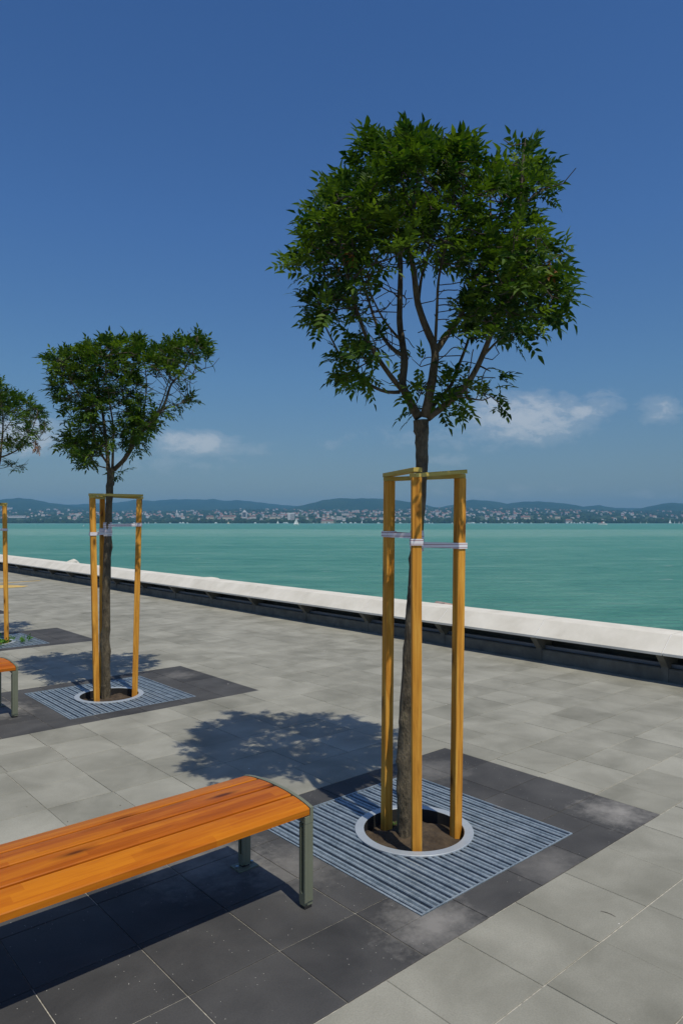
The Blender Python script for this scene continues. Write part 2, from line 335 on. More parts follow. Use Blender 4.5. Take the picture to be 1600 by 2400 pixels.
# ------------------------------------------------------------------ pavement: single pavers over a joint bed
rng = random.Random(4)
HALF = 0.604
def build_pavement():
    v = []; f = []; mi = []; tone = []
    def quad(q, m, t):
        k = len(v); v.extend(q); f.append((k, k + 1, k + 2, k + 3)); mi.append(m); tone.append(t)
    def paver(a0, a1, b0, b1, cell, m, t, dz, joints):
        ja, jb = joints
        # cell: the whole paver before clipping, so cut edges have no joint of their own
        x0 = a0 + (ja if abs(a0 - cell[0]) < 1e-6 else .001); x1 = a1 - (ja if abs(a1 - cell[1]) < 1e-6 else .001)
        y0 = b0 + (jb if abs(b0 - cell[2]) < 1e-6 else .001); y1 = b1 - (jb if abs(b1 - cell[3]) < 1e-6 else .001)
        if x1 - x0 < .004 or y1 - y0 < .004: return
        e = .0022; zt = dz; zb = -.007
        ti = [(x0 + e, y0 + e, zt), (x1 - e, y0 + e, zt), (x1 - e, y1 - e, zt), (x0 + e, y1 - e, zt)]
        to = [(x0, y0, zt - .002), (x1, y0, zt - .002), (x1, y1, zt - .002), (x0, y1, zt - .002)]
        bo = [(x0, y0, zb), (x1, y0, zb), (x1, y1, zb), (x0, y1, zb)]
        k = len(v); v.extend(ti + to + bo)
        f.append((k, k + 1, k + 2, k + 3)); mi.append(m); tone.append(t)
        for i in range(4):
            j = (i + 1) % 4
            f.append((k + 4 + i, k + 4 + j, k + j, k + i)); f.append((k + 8 + i, k + 8 + j, k + 4 + j, k + 4 + i))
            mi.extend((m, m)); tone.extend((t, t))
        quad([(a0, b0, -.0045), (a1, b0, -.0045), (a1, b1, -.0045), (a0, b1, -.0045)], 3 if m == 1 and rng.random() < .3 else 2, 0)
    def clipped(a0, a1, b0, b1, holes, **kw):
        for (h0, h1, g0, g1) in holes:
            if a0 < h1 and a1 > h0 and b0 < g1 and b1 > g0:
                parts = []
                if b0 < g0: parts.append((a0, a1, b0, g0))
                if b1 > g1: parts.append((a0, a1, g1, b1))
                bb0, bb1 = max(b0, g0), min(b1, g1)
                if a0 < h0: parts.append((a0, h0, bb0, bb1))
                if a1 > h1: parts.append((h1, a1, bb0, bb1))
                for p in parts: paver(*p, **kw)
                return
        paver(a0, a1, b0, b1, **kw)
    S = .4; AEND = 4.66
    holes = [(-HALF, HALF, 4 * k - HALF, 4 * k + HALF) for k in range(-1, 9)]
    for r in range(-22, 110):
        b0 = r * S; b1 = b0 + S; k = round((b0 + .2) / 4.0)
        inband = abs(b0 + .2 - 4 * k) < .8
        off = rng.choice([.1, .2, .2, .3]) + rng.uniform(-.02, .02)
        if inband:
            a = 1.2
            while a > -8: 
                clipped(a - S, a, b0, b1, holes, cell=(a - S, a, b0, b1), m=1, t=rng.random(), dz=rng.uniform(-.0008, .0008), joints=(.0022, .0022)); a -= S
            clipped(-8.4, a, b0, b1, holes, cell=(-8.4, a, b0, b1), m=1, t=.5, dz=0, joints=(0, 0))
            start = 1.2
        else: start = -8.4
        # light pavers
        i0 = math.floor((start - off) / S)
        a = i0 * S + off
        while a < AEND:
            aa0 = max(a, start); aa1 = min(a + S, AEND)
            if aa1 - aa0 > .02:
                jw = rng.choice((.0010, .0010, .0016, .003)); 
                paver(aa0, aa1, b0, b1, cell=(aa0, aa1, b0, b1), m=0, t=rng.random(), dz=rng.uniform(-.0012, .0012), joints=(jw, .0028))
            a += S
    # beyond the laid part the sheet simply continues
    for (a0, a1, b0, b1) in ((-60, -8.4, -60, 90), (-8.4, AEND, -60, -8.8), (-8.4, AEND, 44, 90)):
        quad([(a0, b0, 0), (a1, b0, 0), (a1, b1, 0), (a0, b1, 0)], 0, .5)
    me = mesh('pavement', v, f, [M['paver'], M['dpaver'], M['sand'], M['dsand']], False, mi)
    at = me.attributes.new('tone', 'FLOAT', 'FACE'); at.data.foreach_set('value', tone)
    o = obj('pavement', me, None, (C1[0], C1[1], 0), TH); tag(o, kind='structure')
build_pavement()

# yellow road marking far left on the paving
def marking(pts, label):
    mb = MB(); n = len(pts); mb.add([(a, b, .0045) for a, b in pts], [tuple(range(n))])
    o = mb.build('painted_marking', M['yellow'], None, False, (C1[0], C1[1], 0), TH); tag(o, kind='structure'); return o
marking([(2.0, 17.95), (4.1, 18.30), (4.1, 18.42), (2.0, 18.12)], '')
marking([(2.0, 16.6), (3.05, 16.55), (3.3, 16.8), (2.9, 17.5), (2.0, 17.7)], '')

# ------------------------------------------------------------------ tree grates, soil
def disc_clip_bars(mb, r_in):
    # corrugated steel bars running along y, cut where the ring sits
    P = 1.17 / 18
    for i in range(18):
        x0 = -.585 + i * P
        prof = [(.0115, -.034), (.0115, -.005), (.0145, -.001), (.024, -.001), (.027, -.010), (.0325, -.024), (.038, -.010), (.041, -.001), (.0525, -.001), (.0545, -.005), (.0545, -.034)]
        xm = x0 + P / 2
        n = len(prof)
        def yc(x): return math.sqrt(r_in ** 2 - x * x) if abs(x) < r_in else 0.0
        segs = [(-1, 1, 0)] if min(abs(x0 + .0115), abs(x0 + .0545)) >= r_in else [(-1, -1, 1), (1, 1, 1)]
        for (sa, sb, cut) in segs:
            if not cut: ends = [[-.592] * n, [.592] * n]
            elif sa < 0: ends = [[-.592] * n, [-yc(x0 + p) for p, z in prof]]
            else: ends = [[yc(x0 + p) for p, z in prof], [.592] * n]
            v = [(x0 + p, ends[e][j], z - .001) for e in (0, 1) for j, (p, z) in enumerate(prof)]
            mb.add(v, [(j, n + j, n + j + 1, j + 1) for j in range(n - 1)] + [tuple(range(n)), tuple(range(2 * n - 1, n - 1, -1))])
def make_grate():
    root = empty('tree_grate')
    mb = MB(); disc_clip_bars(mb, .300); mb.build('slats', M['galv'], root)
    mb = MB()
    for (x0, x1, y0, y1) in ((-.602, .602, -.602, -.594), (-.602, .602, .594, .602), (-.602, -.594, -.594, .594), (.594, .602, -.594, .594)):
        mb.box(x0, x1, y0, y1, -.034, .001)
    for (x0, x1, y0, y1) in ((-.5925, -.589, -.5935, .5935), (.589, .5925, -.5935, .5935)): mb.box(x0, x1, y0, y1, -.03, -.0005)
    mb.build('frame', M['galv'], root)
    mb = MB(); n = 72; ro, ri = .322, .272; v = []
    for k in range(n):
        a = 2 * math.pi * k / n; c, s = math.cos(a), math.sin(a)
        v += [(ro * c, ro * s, -.004), (ro * c, ro * s, .003), ((ro - .003) * c, (ro - .003) * s, .005), ((ri + .003) * c, (ri + .003) * s, .005), (ri * c, ri * s, .003), (ri * c, ri * s, -.11), ((ri + .004) * c, (ri + .004) * s, -.11)]
    m7 = 7; mb.add(v, [(k * m7 + j, ((k + 1) % n) * m7 + j, ((k + 1) % n) * m7 + j + 1, k * m7 + j + 1) for k in range(n) for j in range(4)])
    mb.add(v, [(k * m7 + j, ((k + 1) % n) * m7 + j, ((k + 1) % n) * m7 + j + 1, k * m7 + j + 1) for k in range(n) for j in (4, 5)], 1)
    o = mb.build('ring', [M['ringsteel'], M['foot']], root)
    return root
def dup(root, loc, rz):
    r = root.copy(); COL.objects.link(r); r.location = loc; r.rotation_euler = (0, 0, rz)
    for ch in list(root.children):
        c = ch.copy(); COL.objects.link(c); c.parent = r
        for g in ch.children:
            d = g.copy(); COL.objects.link(d); d.parent = c
    return r
g1 = make_grate(); g1.location = W(0, 0); g1.rotation_euler = (0, 0, TH)
GG = 'square steel grates round the young trees'
tag(g1, 'galvanised square tree grate round the large nearest tree, beside the long bench', 'tree grate', GG)
g2 = dup(g1, W(0, 4), TH); tag(g2, 'galvanised square tree grate with faint rust round the second tree', 'tree grate', GG)
g3 = dup(g1, W(0, 8), TH); tag(g3, 'galvanised tree grate overgrown with small green weeds at the left edge', 'tree grate', GG)
nr = np.random.RandomState(3)
def soil_patch(b, seed):
    rs = random.Random(seed); n = 40; v = []; 
    bl = [(rs.uniform(-.25, .25), rs.uniform(-.25, .25), rs.uniform(.02, .05), rs.uniform(.008, .022)) for _ in range(26)]
    for j in range(n + 1):
        for i in range(n + 1):
            x = -.602 + 1.204 * i / n; y = -.602 + 1.204 * j / n; r = math.hypot(x, y)
            z = (-.068 + .02 * max(0, 1 - r / .3) if r < .285 else -.26) + .006 * math.sin(x * 31 + seed) * math.cos(y * 27)
            for (bx, by, br, bh) in bl: z += bh * math.exp(-((x - bx) ** 2 + (y - by) ** 2) / br ** 2)
            v.append((x, y, z))
    f = [(j * (n + 1) + i, j * (n + 1) + i + 1, (j + 1) * (n + 1) + i + 1, (j + 1) * (n + 1) + i) for j in range(n) for i in range(n)]
    o = obj('soil', mesh('soil', v, f, [M['soil']], True), None, W(0, b), TH); tag(o, kind='structure')
for k in range(3): soil_patch(4 * k, k)

# ------------------------------------------------------------------ benches
def make_bench(length=1.8):
    # local x from 0 (outer end) to -length, y across, z up
    root = empty('park_bench')
    y0, y1 = -.245, .275; yc = (y0 + y1) / 2; hw = (y1 - y0) / 2
    def zt(y): u_ = (y - yc) / hw; return .463 - .022 * u_ * u_ - .006 * abs(u_) ** 6
    sw = (y1 - y0 - 3 * .013) / 4
    for i in range(4):
        a = y0 + i * (sw + .013); b = a + sw; mb = MB(); n = 6; prof = []
        for k in range(n + 1): yy = a + .003 + (sw - .006) * k / n; q_ = abs((yy - (a + b) / 2) / (sw / 2)); prof.append((yy, zt(yy) - .0022 * q_ ** 8))
        th = .028
        prof = [(a, zt(a) - .004)] + prof + [(b, zt(b) - .004)] + ([(b, zt(b) - .015), (b + .0127, zt(b) - .015), (b + .0127, zt(b) - th)] if i < 3 else [(b, zt(b) - th)]) + [(a, zt(a) - th)]
        m = len(prof); v = [(x, y, z) for x in (-.020, -length + .020) for y, z in prof]
        mb.add(v, [(j, (j + 1) % m, m + (j + 1) % m, m + j) for j in range(m)] + [tuple(range(m - 1, -1, -1)), tuple(range(m, 2 * m))])
        mb.build('slat', M['slat'], root)
    for xe in (0, -length + .046):
        # end frame: arched rail over two grooved legs; x from xe-.046 to xe
        mb = MB(); n = 14; xa, xb = xe - .046, xe
        xs0 = xa if xe == 0 else xa
        # rim seen beside the slats, full height, and the lower rail the slats rest on
        for (q0, q1, d) in (((xe - .017, xe, .002) if xe == 0 else (xa, xa + .017, .002)), ((xe - .046, xe - .0175, -.034) if xe == 0 else (xa + .0175, xb, -.034))):
            v = []
            for k in range(n + 1):
                y = y0 - .001 + (y1 - y0 + .002) * k / n; z = zt(y) + d
                v += [(q0, y, z), (q1, y, z), (q1, y, zt(y) - .064), (q0, y, zt(y) - .064)]
            f = [(4 * k + j, 4 * k + (j + 1) % 4, 4 * k + 4 + (j + 1) % 4, 4 * k + 4 + j) for k in range(n) for j in range(4)] + [(0, 1, 2, 3), (4 * n + 3, 4 * n + 2, 4 * n + 1, 4 * n)]
            mb.add(v, f)
        mb.build('end_rail', M['steel'], root)
        for side in (-1, 1):
            mb = MB(); ye = y0 if side < 0 else y1; d = .040; top = zt(ye) - .0645
            ya, yb = (ye, ye + d) if side < 0 else (ye - d, ye)
            inner = xa if xe == 0 else xb; outer = xb if xe == 0 else xa
            sg = 1 if outer > inner else -1
            # channel: back plate, two lips with a slot between, rounded foot
            mb.box(min(outer, outer - sg * .028), max(outer, outer - sg * .028), ya, yb, .03, top, .002)
            mb.box(min(inner, inner + sg * .0175), max(inner, inner + sg * .0175), ya, ya + .012, .075, top)
            mb.box(min(inner, inner + sg * .0175), max(inner, inner + sg * .0175), yb - .012, yb, .075, top)
            # lower solid foot with rounded slot end
            m = 8; v = []; ym = (ya + yb) / 2
            outl = [(ya, .030), (ya, .075), (ya + .012, .075)] + [(ym + .008 * math.cos(math.pi + math.pi * k / m), .075 + .009 * math.sin(math.pi + math.pi * k / m)) for k in range(m + 1)] + [(yb - .012, .075), (yb, .075), (yb, .030), (yb - .006, .016), (ya + .006, .016)]
            for x in (inner, inner + sg * .0175): v += [(x, y, z) for y, z in outl]
            q = len(outl); f = [(j, (j + 1) % q, q + (j + 1) % q, q + j) for j in range(q)] + [tuple(range(q)), tuple(range(2 * q - 1, q - 1, -1))]
            mb.add(v, f)
            mb.box(min(outer, outer - sg * .028), max(outer, outer - sg * .028), ya + .004, yb - .004, .014, .0295)
            lg = mb.build('leg', M['steel'], root)
            mb = MB(); mb.box(min(inner, outer) + .003, max(inner, outer) - .003, ya + .005, yb - .005, .0, .0135, .002); mb.build('foot', M['foot'], lg)
            if side > 0:
                mb = MB(); xm = (inner + outer) / 2
                mb.box(xm - .055, xm + .055, ya - .022, ya + .062, .001, .008, .0015); bp = mb.build('base_plate', M['steel'], root)
                for dx in (-.042, .042):
                    mb = MB(); r = .008
                    v = [(xm + dx + r * math.cos(k * math.pi / 3), ya + .02 + r * math.sin(k * math.pi / 3), z) for z in (.0085, .017) for k in range(6)]
                    mb.add(v, [(k, (k + 1) % 6, 6 + (k + 1) % 6, 6 + k) for k in range(6)] + [tuple(range(6, 12))]); mb.build('bolt', M['bolt'], bp)
    return root
b1 = make_bench(); b1.location = W(-.905, 0); b1.rotation_euler = (0, 0, TH)
tag(b1, 'long varnished orange wood bench with olive legs in the near left corner', 'bench', 'backless benches beside the trees')
b2 = dup(b1, W(-.915, 4.0), TH)
tag(b2, 'orange wood bench end with olive leg cut by the left edge, beside the second tree', 'bench', 'backless benches beside the trees')

# ------------------------------------------------------------------ parapet along the quay
PITCH = 1.515
def make_parapet():
    root = empty('quay_parapet', W(4.45, 0), TH)
    tag(root, 'low quay parapet of sloping white slabs on dark concrete plinth', 'parapet')
    mb = MB(); y0, y1 = -9.0, 46.0
    pr = [(.15, -.02), (.15, .135), (.16, .145), (.50, .145), (.50, -2.4), (.15, -2.4)]
    n = len(pr); v = [(x, y, z) for y in (y0, y1) for x, z in pr]
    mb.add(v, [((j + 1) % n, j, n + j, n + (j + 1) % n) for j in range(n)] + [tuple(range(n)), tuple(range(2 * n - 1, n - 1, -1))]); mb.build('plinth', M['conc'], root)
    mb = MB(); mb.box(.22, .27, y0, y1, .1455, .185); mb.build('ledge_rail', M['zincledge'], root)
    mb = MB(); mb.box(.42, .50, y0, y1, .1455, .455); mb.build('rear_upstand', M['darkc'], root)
    k0 = int(math.floor(y0 / PITCH)); 
    for k in range(k0, int(y1 / PITCH)):
        ya = .65 + k * PITCH + .006; yb = ya + PITCH - .012
        mb = MB(); j = rng.uniform(-.002, .002)
        pr = [(0, .300), (0, .326), (.004, .330), (.205, .492), (.212, .496), (.52, .502), (.524, .498), (.524, .462), (.22, .458), (.03, .302)]
        n = len(pr); v = [(x + j, y, z) for y in (ya, yb) for x, z in pr]
        mb.add(v, [((i + 1) % n, i, n + i, n + (i + 1) % n) for i in range(n)] + [tuple(range(n)), tuple(range(2 * n - 1, n - 1, -1))])
        mb.build('coping_slab', M['white'], root)
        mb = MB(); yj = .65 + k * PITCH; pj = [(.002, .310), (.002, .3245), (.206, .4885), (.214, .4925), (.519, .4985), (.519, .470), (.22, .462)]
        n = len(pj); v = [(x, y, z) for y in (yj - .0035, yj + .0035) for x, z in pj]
        mb.add(v, [((i + 1) % n, i, n + i, n + (i + 1) % n) for i in range(n)]); mb.build('joint_highlight', M['sail'], root)  # highlight along each slab joint, put in as a bright white strip
        mb = MB(); yc = .65 + k * PITCH
        pr = [(.012, .2985), (.142, .155), (.142, -.002), (.30, -.002), (.41, .30), (.41, .455), (.225, .4565), (.03, .3005)]
        n = len(pr); v = [(x, y, z) for y in (yc - .0, yc + .075) for x, z in pr]
        mb.add(v, [((i + 1) % n, i, n + i, n + (i + 1) % n) for i in range(n)] + [tuple(range(n)), tuple(range(2 * n - 1, n - 1, -1))])
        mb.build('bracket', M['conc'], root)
make_parapet()

# rock bank behind the parapet, and the few rocks that show above it
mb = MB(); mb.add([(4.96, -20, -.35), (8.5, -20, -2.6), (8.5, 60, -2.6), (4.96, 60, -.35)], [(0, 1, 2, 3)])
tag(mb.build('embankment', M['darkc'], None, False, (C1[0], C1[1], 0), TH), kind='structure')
def rock(a, b, z, r, label, m='rock', seed=0, sx=1.0, sz=1.0):
    import bmesh
    rs = random.Random(seed); bm = bmesh.new(); bmesh.ops.create_icosphere(bm, subdivisions=3, radius=1)
    pl = [(Vector((rs.gauss(0, 1), rs.gauss(0, 1), rs.gauss(0, 1))).normalized(), rs.uniform(.55, .9)) for _ in range(9)]
    for w in bm.verts:
        d = w.co.normalized(); k = 1.0
        for p, h in pl:
            q = d.dot(p)
            if q > 0: k = min(k, h / q)
        w.co = d * k * r; w.co.x *= sx; w.co.z *= sz
    me = bpy.data.meshes.new('rock'); bm.to_mesh(me); bm.free(); me.materials.append(M[m])
    o = obj('rock', me, None, W(a, b, z), rs.random() * 3); tag(o, label, 'rock', 'rocks behind the quay parapet'); return o
def rock_at(x, ytop, a, r, **kw):
    d = np.array([(x - 800) / F, 1.0]); t = (a + C1 @ U) / (d @ U); P = d * t; b = float((P - C1) @ V)
    ztop = H - (ytop - Y0) / F * t
    rock(a, b, ztop - r * kw.get('sz', 1) * .72, r, **kw)
rock_at(1047, 1407, 5.75, .55, label='pinkish rock tip showing over the white parapet beside the right stake', seed=5)
rock_at(492, 1352.5, 5.9, .30, label='small pale rock peeking over the parapet right of the second tree', seed=8, m='white', sx=1.3)
rock_at(163, 1314, 5.9, .30, label='small pale rock peeking over the parapet left of the second tree', seed=9, m='white', sx=1.2)

# ------------------------------------------------------------------ stakes and straps
def box_post(base, top, s, yaw, zb):
    mb = MB(); hx = s / 2; c, sn = math.cos(yaw), math.sin(yaw); v = []; e = .0035
    L = [(-hx + e, -hx), (hx - e, -hx), (hx, -hx + e), (hx, hx - e), (hx - e, hx), (-hx + e, hx), (-hx, hx - e), (-hx, -hx + e)]
    for (X, Y, Z) in (base, top):
        for (x, y) in L: v.append((X + x * c - y * sn, Y + x * sn + y * c, Z))
    n = 8; mb.add(v, [(k, (k + 1) % n, n + (k + 1) % n, n + k) for k in range(n)] + [tuple(range(n - 1, -1, -1)), tuple(range(n, 2 * n))])
    return mb
def hull2(pts):
    pts = sorted(set(pts)); 
    def half(ps):
        h = []
        for p in ps:
            while len(h) > 1 and (h[-1][0] - h[-2][0]) * (p[1] - h[-2][1]) - (h[-1][1] - h[-2][1]) * (p[0] - h[-2][0]) <= 0: h.pop()
            h.append(p)
        return h
    a, b = half(pts), half(pts[::-1]); return a[:-1] + b[:-1]
def stake_frame(Cx, bases, tops, s, yaws, beams, straps, trunk, label, zt3=(1.905, 1.905, 1.905)):
    root = empty('stake_frame', (Cx[0], Cx[1], 0)); tag(root, label, 'tree stakes', 'wooden stake frames round the trees')
    def rel(p): return (p[0] - Cx[0], p[1] - Cx[1], p[2])
    for i in range(3):
        mb = box_post(rel((*bases[i], -.10)), rel((*tops[i], zt3[i])), s, yaws[i], 0); mb.build('stake', M['stake'], root)
    for (i, j, z, zj, o0, o1, sd) in beams:
        p = Vector((*tops[i], 0)); q = Vector((*tops[j], 0)); d = (q - p).normalized(); L = (q - p).length
        mb = MB(); mb.box(-o0, L + o1, -.024, .024, 0, .022, .0015)
        nrm = Vector((-d.y, d.x, 0)) * sd
        cb = mb.build('crossbar', M['beam'], root, False, (p.x + nrm.x - Cx[0], p.y + nrm.y - Cx[1], z))
        cb.rotation_euler = (0, -math.atan2(zj - z, L), math.atan2(d.y, d.x))
    tx, ty, tr = trunk
    for i, z, zt_ in straps:
        k = (z + .1) / 2.0; bx = bases[i][0] + (tops[i][0] - bases[i][0]) * k; by = bases[i][1] + (tops[i][1] - bases[i][1]) * k
        h = s / 2 + .003; c, sn = math.cos(yaws[i]), math.sin(yaws[i])
        pts = [(bx + x * c - y * sn, by + x * sn + y * c) for x in (-h, h) for y in (-h, h)]
        pts += [(tx + (tr + .006) * math.cos(t), ty + (tr + .006) * math.sin(t)) for t in np.linspace(0, 2 * math.pi, 20, endpoint=False)]
        hl = hull2(pts); n = len(hl); w = .0145; v = []
        for (x, y) in hl:
            # the two runs pinch towards each other between stake and trunk
            zz = z + (zt_ - z) * min(1, math.hypot(x - bx, y - by) / math.hypot(tx - bx, ty - by))
            v += [(x - Cx[0], y - Cx[1], zz - z - w), (x - Cx[0], y - Cx[1], zz - z + w)]
        mb = MB(); mb.add(v, [(2 * k_, 2 * ((k_ + 1) % n), 2 * ((k_ + 1) % n) + 1, 2 * k_ + 1) for k_ in range(n)])
        # second turn round the stake
        v2 = []; h2 = h + .003
        P2 = [(bx + x * c - y * sn, by + x * sn + y * c) for x, y in ((-h2, -h2), (h2, -h2), (h2, h2), (-h2, h2))]
        for (x, y) in P2: v2 += [(x - Cx[0], y - Cx[1], -w - .001), (x - Cx[0], y - Cx[1], w + .003)]
        mb.add(v2, [(2 * k_, 2 * ((k_ + 1) % 4), 2 * ((k_ + 1) % 4) + 1, 2 * k_ + 1) for k_ in range(4)])
        o = mb.build('strap', M['strap'], root, False, (0, 0, z))
    zz = [q[2] for q in straps]; z0, z1 = min(zz) - .035, max(zz) + .03
    mb = MB(); mb.tube([(tx - Cx[0], ty - Cx[1], z0), (tx - Cx[0], ty - Cx[1], z1)], tr + .004, 20, False)
    mb.build('trunk_padding', M['padding'], root, True)
    return root
def at(x, Y): return ((x - 800) / F * Y, Y)
C2 = W(0, 4); C3 = W(0, 8)
TRK1 = [PX(949, 1985, 3.88), PX(947.5, 1900, 3.88), PX(946.5, 1840, 3.885), PX(948, 1760, 3.89), PX(951, 1680, 3.89), PX(955, 1600, 3.89), PX(960, 1520, 3.885), PX(964.5, 1440, 3.88), PX(969.5, 1370, 3.88), PX(974, 1300, 3.88), PX(980, 1230, 3.88), PX(985, 1150, 3.88), PX(988.5, 1080, 3.88), PX(988, 1020, 3.88), PX(986, 985, 3.88)]
R1 = [.044, .041, .0405, .040, .038, .036, .034, .033, .032, .031, .031, .0315, .033, .036, .044]
stake_frame((C1[0], C1[1]), [at(905, 4.0), at(975.4, 3.65), at(1067, 3.90)], [at(912, 4.0), at(974.9, 3.65), at(1077.6, 3.90)], .0505,
            [math.radians(27), math.radians(2), math.radians(30)],
            [(0, 2, 1.908, 1.918, .03, .03, .0), (0, 1, 1.932, 1.934, .03, .03, -.005), (1, 2, 1.907, 1.942, .03, .03, -.005)], [(0, 1.608, 1.60), (1, 1.572, 1.575), (2, 1.545, 1.552)],
            (TRK1[9][0] + .006, TRK1[9][1], .0335), 'tall honey wood stake frame with three posts round the nearest tree', (1.907, 1.906, 1.9165))
Bm = bpy.data.objects
TRK2 = [PX(248.5, 1650, 6.95), PX(248.5, 1590, 6.95), PX(248, 1500, 6.95), PX(249.5, 1420, 6.95), PX(251, 1340, 6.95), PX(253, 1260, 6.95), PX(256, 1190, 6.95), PX(257, 1140, 6.95), PX(260, 1110, 6.95), PX(262, 1096, 6.95)]
R2 = [.044, .042, .038, .037, .036, .034, .032, .030, .034, .042]
stake_frame((C2[0], C2[1]), [at(227, 6.72), at(239, 7.08), at(316, 6.98)], [at(217, 6.72), at(240.5, 7.08), at(327, 6.98)], .052,
            [math.radians(30), math.radians(20), math.radians(12)],
            [(0, 1, 1.906, 1.906, .03, .03, 0), (1, 2, 1.929, 1.906, .03, .03, 0), (0, 2, 1.929, 1.930, .03, .03, 0)], [(0, 1.565, 1.575), (1, 1.60, 1.59), (2, 1.652, 1.645)],
            (TRK2[5][0], TRK2[5][1], .037), 'honey wood stake frame with three leaning posts round the second tree')
TRK3 = [PX(-30, 1500, 9.9), PX(-30, 1400, 9.9), PX(-26, 1300, 9.9), PX(-22, 1200, 9.9), PX(-14, 1130, 9.9), PX(-6, 1108, 9.9)]
R3 = [.045, .04, .038, .036, .036, .042]
stake_frame((C3[0], C3[1]), [at(16.5, 9.95), at(-40, 10.2), at(-52, 9.75)], [at(11.5, 9.95), at(-38, 10.2), at(-55, 9.75)], .052,
            [math.radians(10), math.radians(10), math.radians(20)],
            [(1, 2, 1.906, 1.906, .03, .03, 0), (2, 0, 1.929, 1.906, .03, .03, .0), (1, 0, 1.929, 1.929, .03, .03, 0)], [(0, 1.572, 1.575), (1, 1.60, 1.59), (2, 1.64, 1.63)],
            (TRK3[3][0], TRK3[3][1], .037), 'honey wood stake frame cut by the left edge, the farthest one')

# ------------------------------------------------------------------ trees
def inside(poly, x, y):
    c = False; j = len(poly) - 1
    for i in range(len(poly)):
        xi, yi = poly[i]; xj, yj = poly[j]
        if (yi > y) != (yj > y) and x < (xj - xi) * (y - yi) / (yj - yi) + xi: c = not c
        j = i
    return c
LEAF_N = [0]
def compound_leaf(rs, p, d, L, LV, LF, LT, tone):
    # a pinnate leaf: rachis from p along d, three or four pairs of leaflets and one at the tip
    d = d.normalized(); side = d.cross(Vector((rs.gauss(0, .35), rs.gauss(0, .35), 1)))
    if side.length < .1: side = d.orthogonal()
    side.normalize(); up = side.cross(d).normalized()
    if up.z < 0: up = -up
    npair = rs.choice((3, 3, 4)); droop = rs.uniform(0, .35)
    def leaflet(q, dr, l, w):
        s2 = dr.cross(up); s2 = s2.normalized() if s2.length > .1 else side
        k = len(LV); fold = up * (w * rs.uniform(.2, .6)); dn = up * l * rs.uniform(0, .28)
        LV.extend([tuple(q), tuple(q + dr * l * .30 + s2 * w + fold), tuple(q + dr * l * .30 - s2 * w + fold), tuple(q + dr * l * .34),
                   tuple(q + dr * l * .68 + s2 * w * .62 + fold * .6 - dn * .4), tuple(q + dr * l * .68 - s2 * w * .62 + fold * .6 - dn * .4), tuple(q + dr * l * .68 - dn * .4), tuple(q + dr * l - dn)])
        LF.extend([(k, k + 3, k + 1), (k, k + 2, k + 3), (k + 1, k + 3, k + 6, k + 4), (k + 3, k + 2, k + 5, k + 6), (k + 4, k + 6, k + 7), (k + 6, k + 5, k + 7)])
        t = min(1, max(0, tone + rs.gauss(0, .2))); LT.extend((t,) * 6)
    for i in range(npair):
        f = .35 + .6 * i / npair; q = p + d * L * f - Vector((0, 0, 1)) * L * droop * f * f * .5
        for sg in (-1, 1):
            dr = (d * rs.uniform(.45, .8) + side * sg + up * rs.uniform(-.15, .3)).normalized()
            leaflet(q, dr, L * rs.uniform(.36, .46), L * rs.uniform(.075, .10))
    q = p + d * L * .95 - Vector((0, 0, 1)) * L * droop * .45
    leaflet(q, (d - Vector((0, 0, 1)) * droop * .5).normalized(), L * rs.uniform(.42, .52), L * rs.uniform(.085, .105))
    return q
